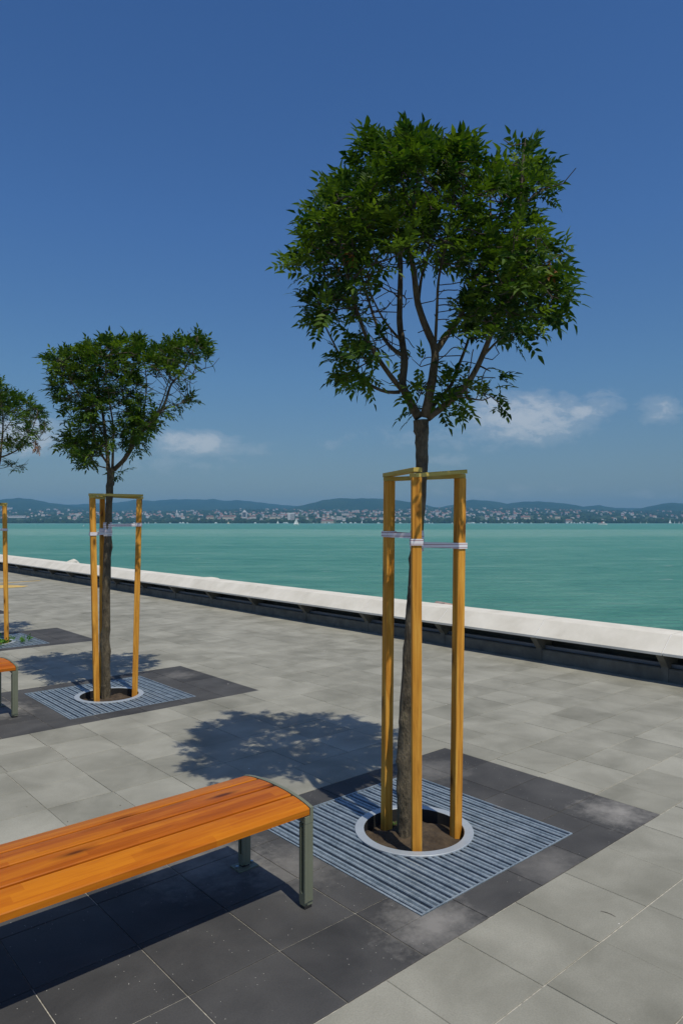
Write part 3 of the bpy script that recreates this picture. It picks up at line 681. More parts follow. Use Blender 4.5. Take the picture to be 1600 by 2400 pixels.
def grow_tree(name, trunk, rad, limbs, outer, hollow, extra, Yc, hd, nleaf, natt, label, seed, step=.035, dry=(), sx=None, hollow_p=.1, leafL=(.09, .14), side_sparse=None):
    rs = random.Random(seed)
    base = trunk[0]; ox, oy = base[0], base[1]
    root = empty(name, (ox, oy, -.08)); tag(root, label, 'tree', 'young ash trees in a row')
    def rel(p): return Vector((p[0] - ox, p[1] - oy, p[2] + .08))
    # trunk with burrs
    mb = MB(); tp = [rel(p) for p in trunk]; pts = []; rr = []
    for i in range(len(tp) - 1):
        for k in range(7):
            t = k / 7; pts.append(tp[i].lerp(tp[i + 1], t)); rr.append(rad[i] * (1 - t) + rad[i + 1] * t)
    pts.append(tp[-1]); rr.append(rad[-1])
    bur = [(rs.randint(3, len(pts) - 4), rs.randint(0, 13), rs.uniform(.15, .45)) for _ in range(34)]
    def jit(i, k):
        z = 1 + rs.uniform(-.03, .03) + .04 * math.sin(i * .7 + k)
        for bi, bk, bh in bur:
            dk = min((k - bk) % 14, (bk - k) % 14); z += bh * math.exp(-((i - bi) ** 2) / 1.2 - dk ** 2 / 1.5)
        return z
    mb.tube(pts, rr, 14, True, jit=jit)
    # main limbs
    nodes = []; parent = []; thick = []; 
    br = MB()
    for (pl, r0, r1) in limbs:
        P = [rel(PX(x, y, Yc + dy)) for (x, y, dy) in pl]; Q = []
        for i in range(len(P) - 1):
            a0 = P[max(i - 1, 0)]; a1 = P[i]; a2 = P[i + 1]; a3 = P[min(i + 2, len(P) - 1)]
            n = max(2, int((a2 - a1).length / step))
            for k in range(n):
                t = k / n
                Q.append(.5 * ((2 * a1) + (a2 - a0) * t + (2 * a0 - 5 * a1 + 4 * a2 - a3) * t * t + (3 * a1 - a0 - 3 * a2 + a3) * t ** 3))
        Q.append(P[-1]); n = len(Q)
        mb.tube(Q, [r0 + (r1 - r0) * (i / (n - 1)) ** .8 for i in range(n)], 8, True, jit=lambda i, k: 1 + rs.uniform(-.06, .06))
        for i, q in enumerate(Q):
            if i > n * .12: nodes.append(q); parent.append(-1); thick.append(r0 + (r1 - r0) * i / n)
    mb.build('trunk', M['bark'], root, True)
    # attractors inside the crown volume
    xs = [p[0] for p in outer]; ys = [p[1] for p in outer]; cx = (min(xs) + max(xs)) / 2; w = (max(xs) - min(xs)) / 2; att = []
    cy = (min(ys) + max(ys)) / 2; hh = (max(ys) - min(ys)) / 2
    per = 11
    while len(att) < natt:
        x = rs.uniform(min(xs), max(xs)); y = rs.uniform(min(ys), max(ys))
        if not inside(outer, x, y): continue
        if any(inside(h, x, y) for h in hollow) and rs.random() > hollow_p: continue
        e = math.sqrt(max(0.05, 1 - ((x - cx) / w) ** 2 * .9 - ((y - cy) / hh) ** 2 * .35))
        dy = rs.uniform(-1, 1) * hd * e
        c0 = rel(PX(x, y, Yc + dy)); sg = .050
        for _ in range(per):
            q = c0 + Vector((rs.gauss(0, sg), rs.gauss(0, sg), rs.gauss(0, sg)))
            Yw = q.y + oy; qx = 800 + F * (q.x + ox) / Yw; qy = Y0 - F * (q.z - .08 - H) / Yw
            m_ = 19 * 3.9 / Yc
            if inside(outer, qx, qy) and inside(outer, qx, qy - 2.8 * m_) and inside(outer, qx + m_, qy) and inside(outer, qx - m_, qy): att.append(tuple(q))
    for (x, y, r, cnt) in extra:
        for _ in range(max(3, cnt // 2)):
            att.append(tuple(rel(PX(x + rs.gauss(0, r), y + rs.gauss(0, r * .8), Yc + rs.uniform(-.15, .15)))))
    A = np.array(att); Nn = [np.array(q[:]) for q in nodes]; par = list(parent); alive = np.ones(len(A), bool)
    NP = np.array(Nn); best = np.full(len(A), 1e9); bi = np.zeros(len(A), int)
    for i0 in range(0, len(NP)):
        d = np.linalg.norm(A - NP[i0], axis=1); m = d < best; best[m] = d[m]; bi[m] = i0
    kill = step * 1.3; infl = .75
    for it in range(90):
        alive &= best > kill
        idx = np.where(alive & (best < infl))[0]
        if len(idx) == 0: break
        new = []
        for nd in np.unique(bi[idx]):
            sel = idx[bi[idx] == nd]; v = A[sel] - Nn[nd]; v = v / np.linalg.norm(v, axis=1)[:, None]
            g = v.mean(0) + nr.normal(0, .12, 3) + np.array([0, 0, .12]); g /= max(1e-6, np.linalg.norm(g))
            new.append((nd, Nn[nd] + g * step))
        added = 0
        for nd, q in new:
            k = len(Nn); Nn.append(q); par.append(int(nd)); added += 1
            d = np.linalg.norm(A - q, axis=1); m = d < best - 1e-5; best[m] = d[m]; bi[m] = k
        if not added or len(Nn) > 9000: break
    n = len(Nn); kids = [[] for _ in range(n)]
    for i, p in enumerate(par):
        if p >= 0: kids[p].append(i)
    load = np.zeros(n)
    for i in range(n - 1, -1, -1):
        if not kids[i]: load[i] = 1
        else: load[i] += sum(load[k] for k in kids[i])
    # draw chains
    nlimb = len(nodes)
    def R(i): return .0016 + .0011 * math.sqrt(max(load[i], 1)) 
    starts = [i for i in range(n) if par[i] >= 0 and (par[i] < nlimb)]
    stack = [(par[i], i) for i in starts]
    while stack:
        p, c = stack.pop(); ch = [p, c]; cur = c
        while kids[cur]:
            ks = sorted(kids[cur], key=lambda k: -load[k]); 
            for o_ in ks[1:]: stack.append((cur, o_))
            cur = ks[0]; ch.append(cur)
        r = [min(R(i), .013) for i in ch]; r[0] = r[1]
        pts_ = [Vector(Nn[i]) for i in ch]
        # light smoothing
        for _ in range(2): pts_ = [pts_[0]] + [(pts_[i - 1] + pts_[i] * 2 + pts_[i + 1]) / 4 for i in range(1, len(pts_) - 1)] + [pts_[-1]] if len(pts_) > 2 else pts_
        for i_, idn in enumerate(ch):
            if i_: Nn[idn] = np.array(pts_[i_][:])
        br.tube(pts_, r, 5, False)
    # bare spurs along the limbs in the open heart of the crown
    for _ in range(120):
        q = rs.choice(nodes); d = Vector((rs.gauss(0, 1), rs.gauss(0, .7), rs.uniform(-.3, .6))).normalized(); L = rs.uniform(.04, .20)
        br.tube([q, q + d * L * .6, q + d * L + Vector((0, 0, L * .35))], [.0035, .0028, .002], 4, False)
    # leaves along the fine twigs
    LV, LF, LT = [], [], []
    cand = [i for i in range(nlimb, n) if load[i] <= 3]
    tips = [i for i in cand if load[i] <= 1 and not kids[i]]
    cc = rel(PX(cx, cy, Yc)); placed = 0; rs.shuffle(tips)
    def ok(P_):
        Yw = P_.y + oy; xx = 800 + F * (P_.x + ox) / Yw; yy = Y0 - F * (P_.z - .08 - H) / Yw
        return xx, yy
    clump = {}
    order = tips + [rs.choice(cand) for _ in range(max(0, nleaf * 3))]
    for i in order:
        if placed >= nleaf: break
        P_ = Vector(Nn[i]); xx, yy = ok(P_)
        if any(inside(h, xx, yy) for h in hollow) and rs.random() > hollow_p * 1.3: continue
        q = Vector(Nn[par[i]]) if par[i] >= 0 else P_ - Vector((0, 0, .02))
        tw = (P_ - q); tw = tw.normalized() if tw.length > 1e-6 else Vector((0, 0, 1))
        out_ = (P_ - cc); out_.z = max(-.05, out_.z * .6); out_ = out_.normalized() if out_.length > 1e-3 else Vector((0, 0, 1))
        top = max(0, min(1, (cy - yy) / hh))
        key = (int(P_.x / .11), int(P_.y / .11), int(P_.z / .11)); cb = clump.setdefault(key, rs.gauss(0, .23))
        for _ in range(1 if not kids[i] else 1):
            d = tw * .7 + out_ * .5 + Vector((rs.gauss(0, .55), rs.gauss(0, .55), rs.gauss(.15 + .7 * top, .4)))
            L = rs.uniform(*leafL); 
            compound_leaf(rs, P_, d, L, LV, LF, LT, .42 + cb + .10 * rs.random()); placed += 1
        if not kids[i] and rs.random() < .75:
            for _ in range(2):
                d = tw * .3 + out_ * .4 + Vector((rs.gauss(0, .8), rs.gauss(0, .8), rs.gauss(.1 + .4 * top, .5)))
                compound_leaf(rs, P_ - tw * .01, d, rs.uniform(*leafL) * .9, LV, LF, LT, .42 + cb); placed += 1
    br.build('branches', M['twig'], root, True)
    me = mesh('crown', LV, LF, [M['leaf']], False); a = me.attributes.new('tone', 'FLOAT', 'FACE'); a.data.foreach_set('value', LT)
    obj('crown', me, root)
    for (x, y, dy, kk) in dry:
        LV, LF, LT = [], [], []; p = rel(PX(x, y, Yc + dy))
        for _ in range(kk): compound_leaf(rs, p + Vector((rs.gauss(0, .02), rs.gauss(0, .02), rs.gauss(0, .02))), Vector((rs.gauss(0, .5), rs.gauss(0, .5), -1)), .07, LV, LF, LT, rs.random())
        me = mesh('dry_cluster', LV, LF, [M['dry']], False); a = me.attributes.new('tone', 'FLOAT', 'FACE'); a.data.foreach_set('value', LT)
        o = obj('dry_cluster', me, root); o['label'] = 'withered brown leaf cluster'
    print(name, 'nodes', n, 'leaves', placed, 'tips', len(tips))
    return root
def c4(l): return [(650 + p[0] / 2.0907, 230 + p[1] / 2.0907, *p[2:]) for p in l]
def c5(l): return [(p[0] / 2.8, 740 + p[1] / 2.8, *p[2:]) for p in l]
outer1 = c4([(500, 60), (560, 110), (620, 100), (700, 105), (740, 100), (770, 160), (840, 150), (880, 130), (940, 170), (970, 215), (1020, 235), (1045, 285), (1080, 240), (1130, 190), (1230, 130), (1265, 170), (1300, 220), (1315, 330), (1370, 400), (1390, 470), (1380, 530), (1300, 500), (1225, 560), (1280, 600), (1330, 655), (1290, 730), (1420, 760), (1435, 790), (1390, 840), (1430, 880), (1430, 1020), (1370, 1020), (1380, 1110), (1340, 1160), (1250, 1120), (1260, 1260), (1180, 1290), (1120, 1200), (1060, 1210), (1120, 1310), (1110, 1350), (1010, 1390), (960, 1250), (860, 1240), (820, 1360), (560, 1330), (500, 1400), (440, 1440), (280, 1400), (250, 1260), (330, 1240), (300, 1150), (130, 1110), (90, 1040), (140, 950), (180, 990), (140, 880), (60, 825), (130, 790), (140, 700), (130, 640), (120, 540), (150, 450), (210, 400), (250, 335), (380, 330), (380, 260), (390, 170), (430, 130)])
hollow1 = [c4([(520, 820), (600, 760), (720, 770), (870, 790), (930, 900), (850, 1000), (860, 1130), (1000, 1130), (1060, 1230), (960, 1330), (800, 1370), (640, 1360), (560, 1290), (500, 1180), (440, 1100), (430, 960)]),
           c4([(870, 1240), (1100, 1180), (1150, 1250), (1000, 1400), (860, 1400)]), c4([(520, 1220), (600, 1230), (600, 1460), (450, 1460), (420, 1300)]),
           c4([(955, 60), (1150, 60), (1110, 260), (1070, 370), (1030, 380), (990, 260)]), c4([(230, 200), (370, 180), (375, 330), (330, 350), (240, 330)]),
           c4([(450, 560), (520, 590), (530, 700), (470, 680)]), c4([(680, 420), (760, 400), (770, 540), (690, 520)]), c4([(1215, 500), (1330, 500), (1330, 590), (1220, 590)]), c4([(900, 640), (960, 640), (950, 720), (890, 720)]),
           c4([(180, 840), (260, 860), (250, 930), (180, 920)])]
limbs1 = [
    (c4([(690, 1565, 0), (640, 1470, .03), (612, 1400, .05), (622, 1300, .06), (612, 1200, .08), (598, 1100, .1), (600, 950, .12), (602, 800, .15), (592, 650, .16), (570, 480, .2), (540, 300, .22)]), .026, .006),
    (c4([(630, 1450, .02), (585, 1400, 0), (510, 1300, -.08), (440, 1180, -.14), (395, 1060, -.2), (350, 900, -.24), (300, 700, -.28), (270, 520, -.3)]), .016, .004),
    (c4([(600, 1440, .03), (540, 1440, .05), (470, 1415, .1), (390, 1350, .16), (320, 1280, .2), (270, 1190, .24), (230, 1110, .26)]), .011, .004),
    (c4([(620, 1265, .06), (550, 1215, .1), (490, 1120, .2), (440, 970, .28), (400, 820, .34), (350, 650, .36)]), .012, .004),
    (c4([(605, 1190, .07), (530, 1100, -.05), (470, 990, -.15), (430, 880, -.22)]), .008, .003),
    (c4([(720, 1565, 0), (745, 1450, -.02), (765, 1330, -.04), (770, 1230, -.05), (730, 1130, -.08), (688, 1010, -.1), (668, 850, -.12), (640, 700, -.16), (665, 560, -.2), (690, 380, -.22), (700, 240, -.22)]), .028, .006),
    (c4([(775, 1240, -.05), (830, 1160, .0), (895, 1070, .06), (945, 940, .12), (1000, 800, .18), (1040, 640, .22), (1040, 450, .25)]), .019, .005),
    (c4([(772, 1220, -.05), (780, 1050, -.1), (790, 880, -.16), (830, 700, -.22), (860, 500, -.28), (880, 330, -.3)]), .009, .004),
    (c4([(690, 1000, -.1), (705, 880, .0), (740, 760, .1), (750, 560, .2), (790, 330, .3), (800, 220, .32)]), .009, .004),
    (c4([(735, 1570, 0), (800, 1520, .0), (870, 1465, .0), (940, 1385, -.02), (1000, 1270, -.05), (1045, 1150, -.1), (1085, 1000, -.14), (1125, 850, -.16), (1170, 680, -.16), (1190, 520, -.14), (1200, 330, -.1), (1215, 200, -.08)]), .020, .005),
    (c4([(745, 1530, .02), (790, 1475, .08), (850, 1405, .12), (895, 1290, .16), (935, 1180, .2), (960, 1050, .26), (1000, 900, .34)]), .013, .004),
    (c4([(860, 1420, .12), (920, 1405, .05), (960, 1360, .0)]), .008, .006),
    (c4([(1000, 1270, -.05), (1090, 1180, -.02), (1180, 1130, .05), (1290, 1090, .1)]), .008, .003),
    (c4([(1060, 1110, -.1), (1160, 960, -.2), (1260, 850, -.26), (1340, 790, -.3)]), .008, .003),
    (c4([(1180, 560, -.15), (1240, 490, -.12), (1330, 430, -.1)]), .005, .003),
    (c4([(770, 1460, .0), (850, 1458, -.05), (930, 1470, -.08), (1005, 1480, -.1), (1045, 1462, -.1)]), .006, .003)]
extra1 = [(*c4([(1050, 1450)])[0], 12, 9), (*c4([(1060, 1500)])[0], 11, 9), (*c4([(870, 1530)])[0], 14, 12), (*c4([(700, 1450)])[0], 12, 14), (*c4([(690, 1530)])[0], 9, 10),
          (*c4([(1060, 1340)])[0], 16, 12), (*c4([(620, 1190)])[0], 16, 14), (*c4([(830, 1010)])[0], 13, 12), (*c4([(840, 1380)])[0], 12, 9), (*c4([(90, 820)])[0], 9, 8), (*c4([(1420, 780)])[0], 10, 10)]
grow_tree('ash_tree', TRK1, R1, limbs1, outer1, hollow1, extra1, 3.88, .62, 2850, 2600, 'large leafy young ash tree in the nearest stake frame', 11,
          dry=[(810, 593, -.3, 5), (1282, 618, -.2, 5)], hollow_p=.07)
outer2 = c5([(290, 215), (400, 165), (570, 145), (640, 120), (730, 80), (830, 72), (930, 100), (980, 160), (1110, 100), (1190, 100), (1310, 75), (1400, 135), (1380, 190), (1415, 260), (1385, 300), (1400, 385), (1340, 360), (1250, 440), (1285, 490), (1310, 580), (1200, 605), (1090, 680), (1010, 780), (940, 790), (900, 900), (800, 840), (740, 890), (690, 900), (620, 1010), (540, 985), (490, 930), (405, 830), (470, 770), (385, 700), (365, 570), (335, 480), (330, 330), (275, 300)])
hollow2 = [c5([(880, 380), (1000, 360), (1110, 420), (1300, 260), (1340, 350), (1200, 560), (1060, 620), (960, 660), (900, 560)]), c5([(780, 500), (850, 560), (820, 640), (760, 640)]), c5([(420, 560), (520, 600), (560, 740), (480, 740)]), c5([(700, 780), (780, 850), (860, 820), (860, 960), (700, 960)])]
limbs2 = [
    (c5([(712, 1010, 0), (705, 900, .03), (690, 760, .06), (672, 620, .1), (640, 450, .15), (600, 300, .2), (560, 200, .2)]), .022, .005),
    (c5([(740, 1000, 0), (742, 880, -.1), (745, 740, -.2), (720, 560, -.3), (700, 400, -.35), (690, 250, -.35)]), .014, .004),
    (c5([(750, 1010, 0), (820, 940, -.02), (875, 850, -.04), (920, 770, -.06), (1010, 690, -.08), (1080, 580, -.1), (1125, 450, -.1), (1200, 370, -.1), (1270, 230, -.12), (1300, 130, -.12)]), .024, .005),
    (c5([(890, 830, -.04), (935, 700, .05), (955, 560, .12), (962, 420, .18), (940, 250, .22)]), .010, .004),
    (c5([(780, 980, .0), (850, 870, .1), (870, 740, .2), (830, 600, .28), (800, 440, .32), (810, 250, .35)]), .012, .004),
    (c5([(1010, 690, -.08), (1080, 520, .05), (1120, 350, .15), (1110, 200, .2)]), .008, .003),
    (c5([(1200, 430, -.1), (1290, 370, -.1), (1350, 340, -.1)]), .005, .003),
    (c5([(700, 960, .02), (650, 880, -.05), (610, 760, -.1), (560, 600, -.16), (480, 450, -.22), (420, 300, -.25)]), .012, .004),
    (c5([(700, 1000, .0), (640, 980, .05), (600, 930, .1), (540, 850, .15), (500, 760, .2)]), .006, .003),
    (c5([(690, 800, .06), (610, 660, .2), (520, 590, .3), (430, 500, .35)]), .008, .003),
    (c5([(1060, 620, -.1), (1150, 590, -.15), (1270, 540, -.2)]), .005, .003)]
extra2 = [(*c5([(800, 1055)])[0], 3, 4), (*c5([(920, 900)])[0], 8, 8), (*c5([(900, 760)])[0], 16, 26), (*c5([(610, 1010)])[0], 6, 5), (*c5([(430, 830)])[0], 8, 10)]
grow_tree('ash_tree', TRK2, R2, limbs2, outer2, hollow2, extra2, 6.95, .62, 2400, 2100, 'smaller flat-topped ash tree behind the first, in the second stake frame', 21, hollow_p=.12)
outer3 = c5([(-420, 560), (-300, 430), (-120, 380), (0, 385), (60, 440), (190, 500), (280, 565), (330, 640), (350, 690), (320, 780), (240, 790), (200, 860), (120, 880), (60, 860), (-60, 900), (-250, 930), (-400, 800)])
hollow3 = [c5([(20, 640), (170, 700), (150, 780), (40, 840), (-60, 760)])]
limbs3 = [(c5([(-20, 1030, 0), (0, 950, 0), (10, 860, .05), (20, 760, .1), (20, 650, .1), (-10, 520, .1)]), .022, .006),
          (c5([(0, 930, 0), (60, 910, -.02), (130, 870, -.05), (190, 800, -.1), (230, 700, -.15), (250, 620, -.15)]), .013, .004),
          (c5([(150, 860, -.05), (220, 830, -.1), (290, 760, -.1)]), .006, .003),
          (c5([(-20, 1020, 0), (-80, 900, .1), (-150, 780, .2), (-200, 600, .2)]), .016, .004),
          (c5([(0, 880, 0), (-40, 760, -.2), (-60, 600, -.3), (-80, 450, -.3)]), .010, .004),
          (c5([(15, 780, .08), (80, 680, .2), (120, 580, .3)]), .007, .003),
          (c5([(-15, 1005, 0), (30, 998, 0), (80, 985, -.05), (110, 1000, -.05)]), .004, .002)]
extra3 = [(*c5([(110, 1000)])[0], 7, 12), (*c5([(60, 960)])[0], 6, 6)]
grow_tree('ash_tree', TRK3, R3, limbs3, outer3, hollow3, extra3, 9.9, .65, 1900, 1500, 'ash tree cut by the left edge with one withered orange cluster', 31,
          dry=[(87, 1048, -.1, 9), (80, 1035, -.1, 5)], hollow_p=.25, step=.045)

# weeds on the third grate and two sprouts in the near ring
def weeds(spots, label, seed):
    rs = random.Random(seed); LV, LF, LT = [], [], []
    for (a, b, n, s) in spots:
        P_ = Vector(W(a, b, .004))
        for _ in range(n):
            p = P_ + Vector((rs.gauss(0, s), rs.gauss(0, s), 0)); compound_leaf(rs, p, Vector((rs.gauss(0, 1), rs.gauss(0, 1), .9)), rs.uniform(.05, .10), LV, LF, LT, rs.random())
    me = mesh('weeds', LV, LF, [M['weed']], False); a_ = me.attributes.new('tone', 'FLOAT', 'FACE'); a_.data.foreach_set('value', LT)
    tag(obj('weeds', me), label, 'weeds', kind='stuff')
weeds([(.15, 8.35, 12, .06), (.3, 7.9, 9, .05), (.1, 7.75, 7, .05), (.42, 7.78, 6, .05), (-.15, 8.3, 12, .07), (.0, 7.62, 6, .04), (.3, 7.65, 6, .04)], 'small green weeds growing through the farthest tree grate', 4)
rsl = random.Random(9)
LV, LF, LT = [], [], []
for (a, b) in ((-.235, .13), (-.22, .10), (.05, .19)):
    for _ in range(3): compound_leaf(rsl, Vector(W(a, b, -.07)), Vector((rsl.gauss(0, .5), rsl.gauss(0, .5), 1)), .035, LV, LF, LT, .8)
me = mesh('sprouts', LV, LF, [M['weed']]); a_ = me.attributes.new('tone', 'FLOAT', 'FACE'); a_.data.foreach_set('value', LT)
tag(obj('sprouts', me), 'tiny green sprouts in the soil at the foot of the nearest tree', 'weeds', kind='stuff')

# ------------------------------------------------------------------ lake, far shore, hills
WZ = -1.6
mb = MB(); mb.add([(-9000, -60, 0), (9000, -60, 0), (9000, 3060, 0), (-9000, 3060, 0)], [(0, 1, 2, 3)])
# keep the lake on the far side of the quay
def water_mesh():
    p = [W(6.5, -60, WZ), W(6.5, 1500, WZ)]
    v = [W(5.4, -900, 0), W(9000, -900, 0), (9000, 3060, 0), (-9000, 3060, 0), W(5.4, 9000, 0)]
    # polygon: quay line, right far, shore
    q0 = np.array(W(5.4, -900)[:2]); q1 = np.array(W(5.4, 9000)[:2])
    t = (3060 - q0[1]) / (q1[1] - q0[1]); left = q0 + (q1 - q0) * t
    v = [(q0[0], q0[1], 0), (9000, q0[1], 0), (9000, 3060, 0), (left[0], 3060, 0)]
    return v
wv = water_mesh()
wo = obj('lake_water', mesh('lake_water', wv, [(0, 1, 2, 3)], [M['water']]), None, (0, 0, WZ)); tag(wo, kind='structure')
def interp(x, pts):
    return float(np.interp(x, [p[0] for p in pts], [p[1] for p in pts]))
def vnoise(x, y, s=0):
    return (math.sin(x * 1.3 + s) * math.cos(y * 1.7 + s * 2) + .5 * math.sin(x * 3.1 + y * 2.3 + s) + .25 * math.sin(x * 7.3 - y * 5.1 + s * 3)) / 1.75
SL = [(3000, 1226.7), (3060, 1226.0), (3300, 1223.5), (3700, 1217), (4300, 1208), (5000, 1201), (5800, 1196), (6600, 1194), (9000, 1200)]
def slope_py(x, Y):
    return interp(Y, SL) + 2.2 * vnoise(x / 110, Y / 700, 1) * min(1, (Y - 3000) / 900) + interp(x, [(-400, 0), (150, 1), (330, 3), (900, -2), (1350, -1), (1500, 3), (2000, 3)]) * min(1, max(0, (Y - 3300) / 1200))
def loft(name, xs, rows, fn, m):
    v = [fn(x, r) for r in rows for x in xs]; n = len(xs)
    f = [(j * n + i, j * n + i + 1, (j + 1) * n + i + 1, (j + 1) * n + i) for j in range(len(rows) - 1) for i in range(n - 1)]
    o = obj(name, mesh(name, v, f, [m], True)); tag(o, kind='structure'); return o
def slope_fn(x, Y):
    if Y < 3010: p = PX(x, 1226.7, Y); return (p[0], p[1], WZ - 1.5)
    return PX(x, slope_py(x, Y), Y)
loft('far_shore', list(np.arange(-500, 2101, 12)), [2996, 3020, 3080, 3150, 3250, 3400, 3600, 3900, 4200, 4500, 4900, 5300, 5800, 6300, 7000], slope_fn, M['land'])
def hill(profile, foot, crest, foot_py, seed, x0=-500, x1=2100):
    xs = list(np.arange(x0, x1 + 1, 6)); rows = [0, .12, .25, .4, .55, .7, .82, .92, 1.0, 1.1, 1.3, 1.7]
    def fn(x, t):
        top = interp(x, profile); 
        if t <= 1:
            s = math.sin(t * math.pi / 2) ** 1.15; Y = foot + (crest - foot) * t
            py = foot_py + (top - foot_py) * s + 1.3 * vnoise(x / 45, t * 4, seed) * math.sin(math.pi * t) + .35 * math.sin(x * .21 + seed) * t
            if t == 0: py = foot_py + 6
        else: Y = crest + (crest - foot) * (t - 1); py = top + (t - 1) * 60 + .35 * math.sin(x * .21 + seed)
        return PX(x, py, Y)
    return loft('hills', xs, rows, fn, M['hill'])
far_prof = [(-500, 1180), (-300, 1172), (-150, 1178), (0, 1173), (15, 1171), (80, 1174), (130, 1180), (163, 1183), (209, 1180.6), (263, 1178.6), (290, 1176), (319, 1171), (357, 1174), (400, 1170.4), (446, 1170), (482, 1171), (502, 1169), (525, 1174), (558, 1172), (614, 1178), (665, 1184), (701, 1186), (800, 1186), (1000, 1189), (1100, 1188), (1420, 1190), (1500, 1191), (1700, 1188), (2100, 1180)]
hill(far_prof, 6400, 9000, 1203, 1)
hill([(-500, 1196), (-200, 1186), (-60, 1178), (0, 1171), (46, 1167), (77, 1170), (115, 1178), (170, 1186), (240, 1194), (320, 1201), (400, 1206)], 5400, 7000, 1206, 2, -500, 400)
hill([(610, 1206), (660, 1196), (701, 1186), (732, 1179), (757, 1172), (800, 1167), (823, 1169), (848, 1167.6), (897, 1169), (927, 1172), (963, 1177), (1000, 1184), (1024, 1190), (1080, 1200), (1120, 1206)], 5200, 6800, 1206, 3, 612, 1118)
hill([(940, 1206), (1000, 1194), (1024, 1190), (1063, 1182.7), (1091, 1173.5), (1106, 1171), (1157, 1174.7), (1188, 1180.6), (1220, 1176), (1261, 1175), (1302, 1178), (1333, 1181), (1366, 1187.5), (1420, 1196), (1480, 1206)], 5500, 7400, 1206, 4, 942, 1478)
hill([(1300, 1206), (1340, 1194), (1366, 1187.5), (1401, 1183.7), (1424, 1188), (1455, 1193), (1500, 1203)], 5600, 7600, 1206, 5, 1302, 1498)
hill([(1420, 1206), (1470, 1198), (1501, 1191), (1532, 1184.4), (1567, 1178), (1600, 1180), (1680, 1172), (1800, 1180), (2000, 1176), (2100, 1185)], 5400, 7000, 1206, 6, 1422, 2100)

# trees of the far shore: one wooded mass along the water and up the slope
def blob(mb, p, r, hgt, rs):
    # an irregular low-poly crown
    n = 6; v = []; rings = [(0.0, .55), (.25, 1.0), (.6, .85), (.88, .45)]
    for (h, k) in rings:
        for i in range(n):
            a = 2 * math.pi * (i + rs.random() * .4) / n; q = r * k * rs.uniform(.75, 1.2); v.append((p[0] + q * math.cos(a), p[1] + q * math.sin(a), p[2] + hgt * h * rs.uniform(.9, 1.1)))
    v.append((p[0], p[1], p[2] + hgt))
    f = [(j * n + i, j * n + (i + 1) % n, (j + 1) * n + (i + 1) % n, (j + 1) * n + i) for j in range(3) for i in range(n)] + [(3 * n + i, 3 * n + (i + 1) % n, 4 * n) for i in range(n)]
    mb.add(v, f)
rs = random.Random(77); mb = MB()
for _ in range(1700):
    x = rs.uniform(-250, 1850); Y = 3025 + rs.random() ** 1.5 * 230; d = interp(x, [(-300, 1), (600, 1.0), (690, .8), (780, .35), (900, .4), (1000, .8), (1250, .9), (1600, 1)])
    if rs.random() > d: continue
    p = PX(x, slope_py(x, Y), Y); hgt = rs.uniform(12, 24) * (.75 + .35 * vnoise(x / 40, 1, 5)); blob(mb, (p[0], p[1], p[2] - 2), rs.uniform(5, 10), hgt, rs)
tag(mb.build('shore_woods', M['wood']), 'dark belt of trees along the far shore of the lake', 'woods', kind='stuff')
mb = MB()
for _ in range(4200):
    x = rs.uniform(-250, 1850); Y = 3250 + rs.random() ** .8 * 2700
    p = PX(x, slope_py(x, Y), Y); blob(mb, (p[0], p[1], p[2] - 2), rs.uniform(8, 20), rs.uniform(7, 15), rs)
tag(mb.build('hillside_trees', M['wood']), 'scattered trees between the houses of the far town', 'woods', kind='stuff')

# houses
def house_mesh(name, w, d, h, rh, wall, roof):
    mb = MB(); mb.box(-w / 2, w / 2, -d / 2, d / 2, -4, h)
    e = .5; v = [(-w / 2 - e, -d / 2 - e, h + .02), (w / 2 + e, -d / 2 - e, h + .02), (w / 2 + e, d / 2 + e, h + .02), (-w / 2 - e, d / 2 + e, h + .02), (-w / 2 + w * .12, 0, h + rh), (w / 2 - w * .12, 0, h + rh)]
    mb.add(v, [(0, 1, 5, 4), (1, 2, 5), (2, 3, 4, 5), (3, 0, 4)], 1); 
    for q in (-.28, .0, .28):
        mb.box(w * q - .7, w * q + .7, -d / 2 - .06, -d / 2 - .01, h * .35, h * .75, 0, 2)
    return mesh(name, mb.v, mb.f, [M[wall], M[roof], M['glass']], False, mb.m)
HM = {'white': house_mesh('house', 15, 11, 8, 4, 'housewhite', 'roofgrey'), 'red': house_mesh('house', 14, 11, 6, 5.5, 'housewall', 'roofred'),
      'wred': house_mesh('house', 17, 12, 8, 5, 'housewhite', 'roofred'), 'cream': house_mesh('house', 16, 12, 9, 4, 'cream', 'roofred'), 'block': house_mesh('house', 30, 13, 11, 3, 'housewall', 'roofgrey')}
HL = {'white': 'tiny white house with grey roof among the trees of the far town', 'red': 'tiny red roofed low house among the trees of the far town', 'wred': 'tiny white walled red roofed house in the far town',
      'cream': 'tiny cream house with red roof in the far town', 'block': 'tiny long pale block in the far town'}
def dens(x): return interp(x, [(-300, .2), (0, .25), (100, .45), (250, .7), (400, .8), (600, .7), (760, .95), (900, 1.0), (1050, .6), (1200, .8), (1350, .4), (1420, .5), (1560, .45), (1900, .3)])
def spot():
    while True:
        x = rs.uniform(-150, 1750)
        if rs.random() > dens(x): continue
        Y = 3350 + 2500 * rs.random() ** .75
        if vnoise(x / 60, Y / 320, 9) < -.25 and rs.random() < .75: continue
        return x, Y
cnt = {'n': 0}; spots_far = []
kinds = ['white'] * 5 + ['red'] * 4 + ['wred'] * 5 + ['cream'] * 2 + ['block']
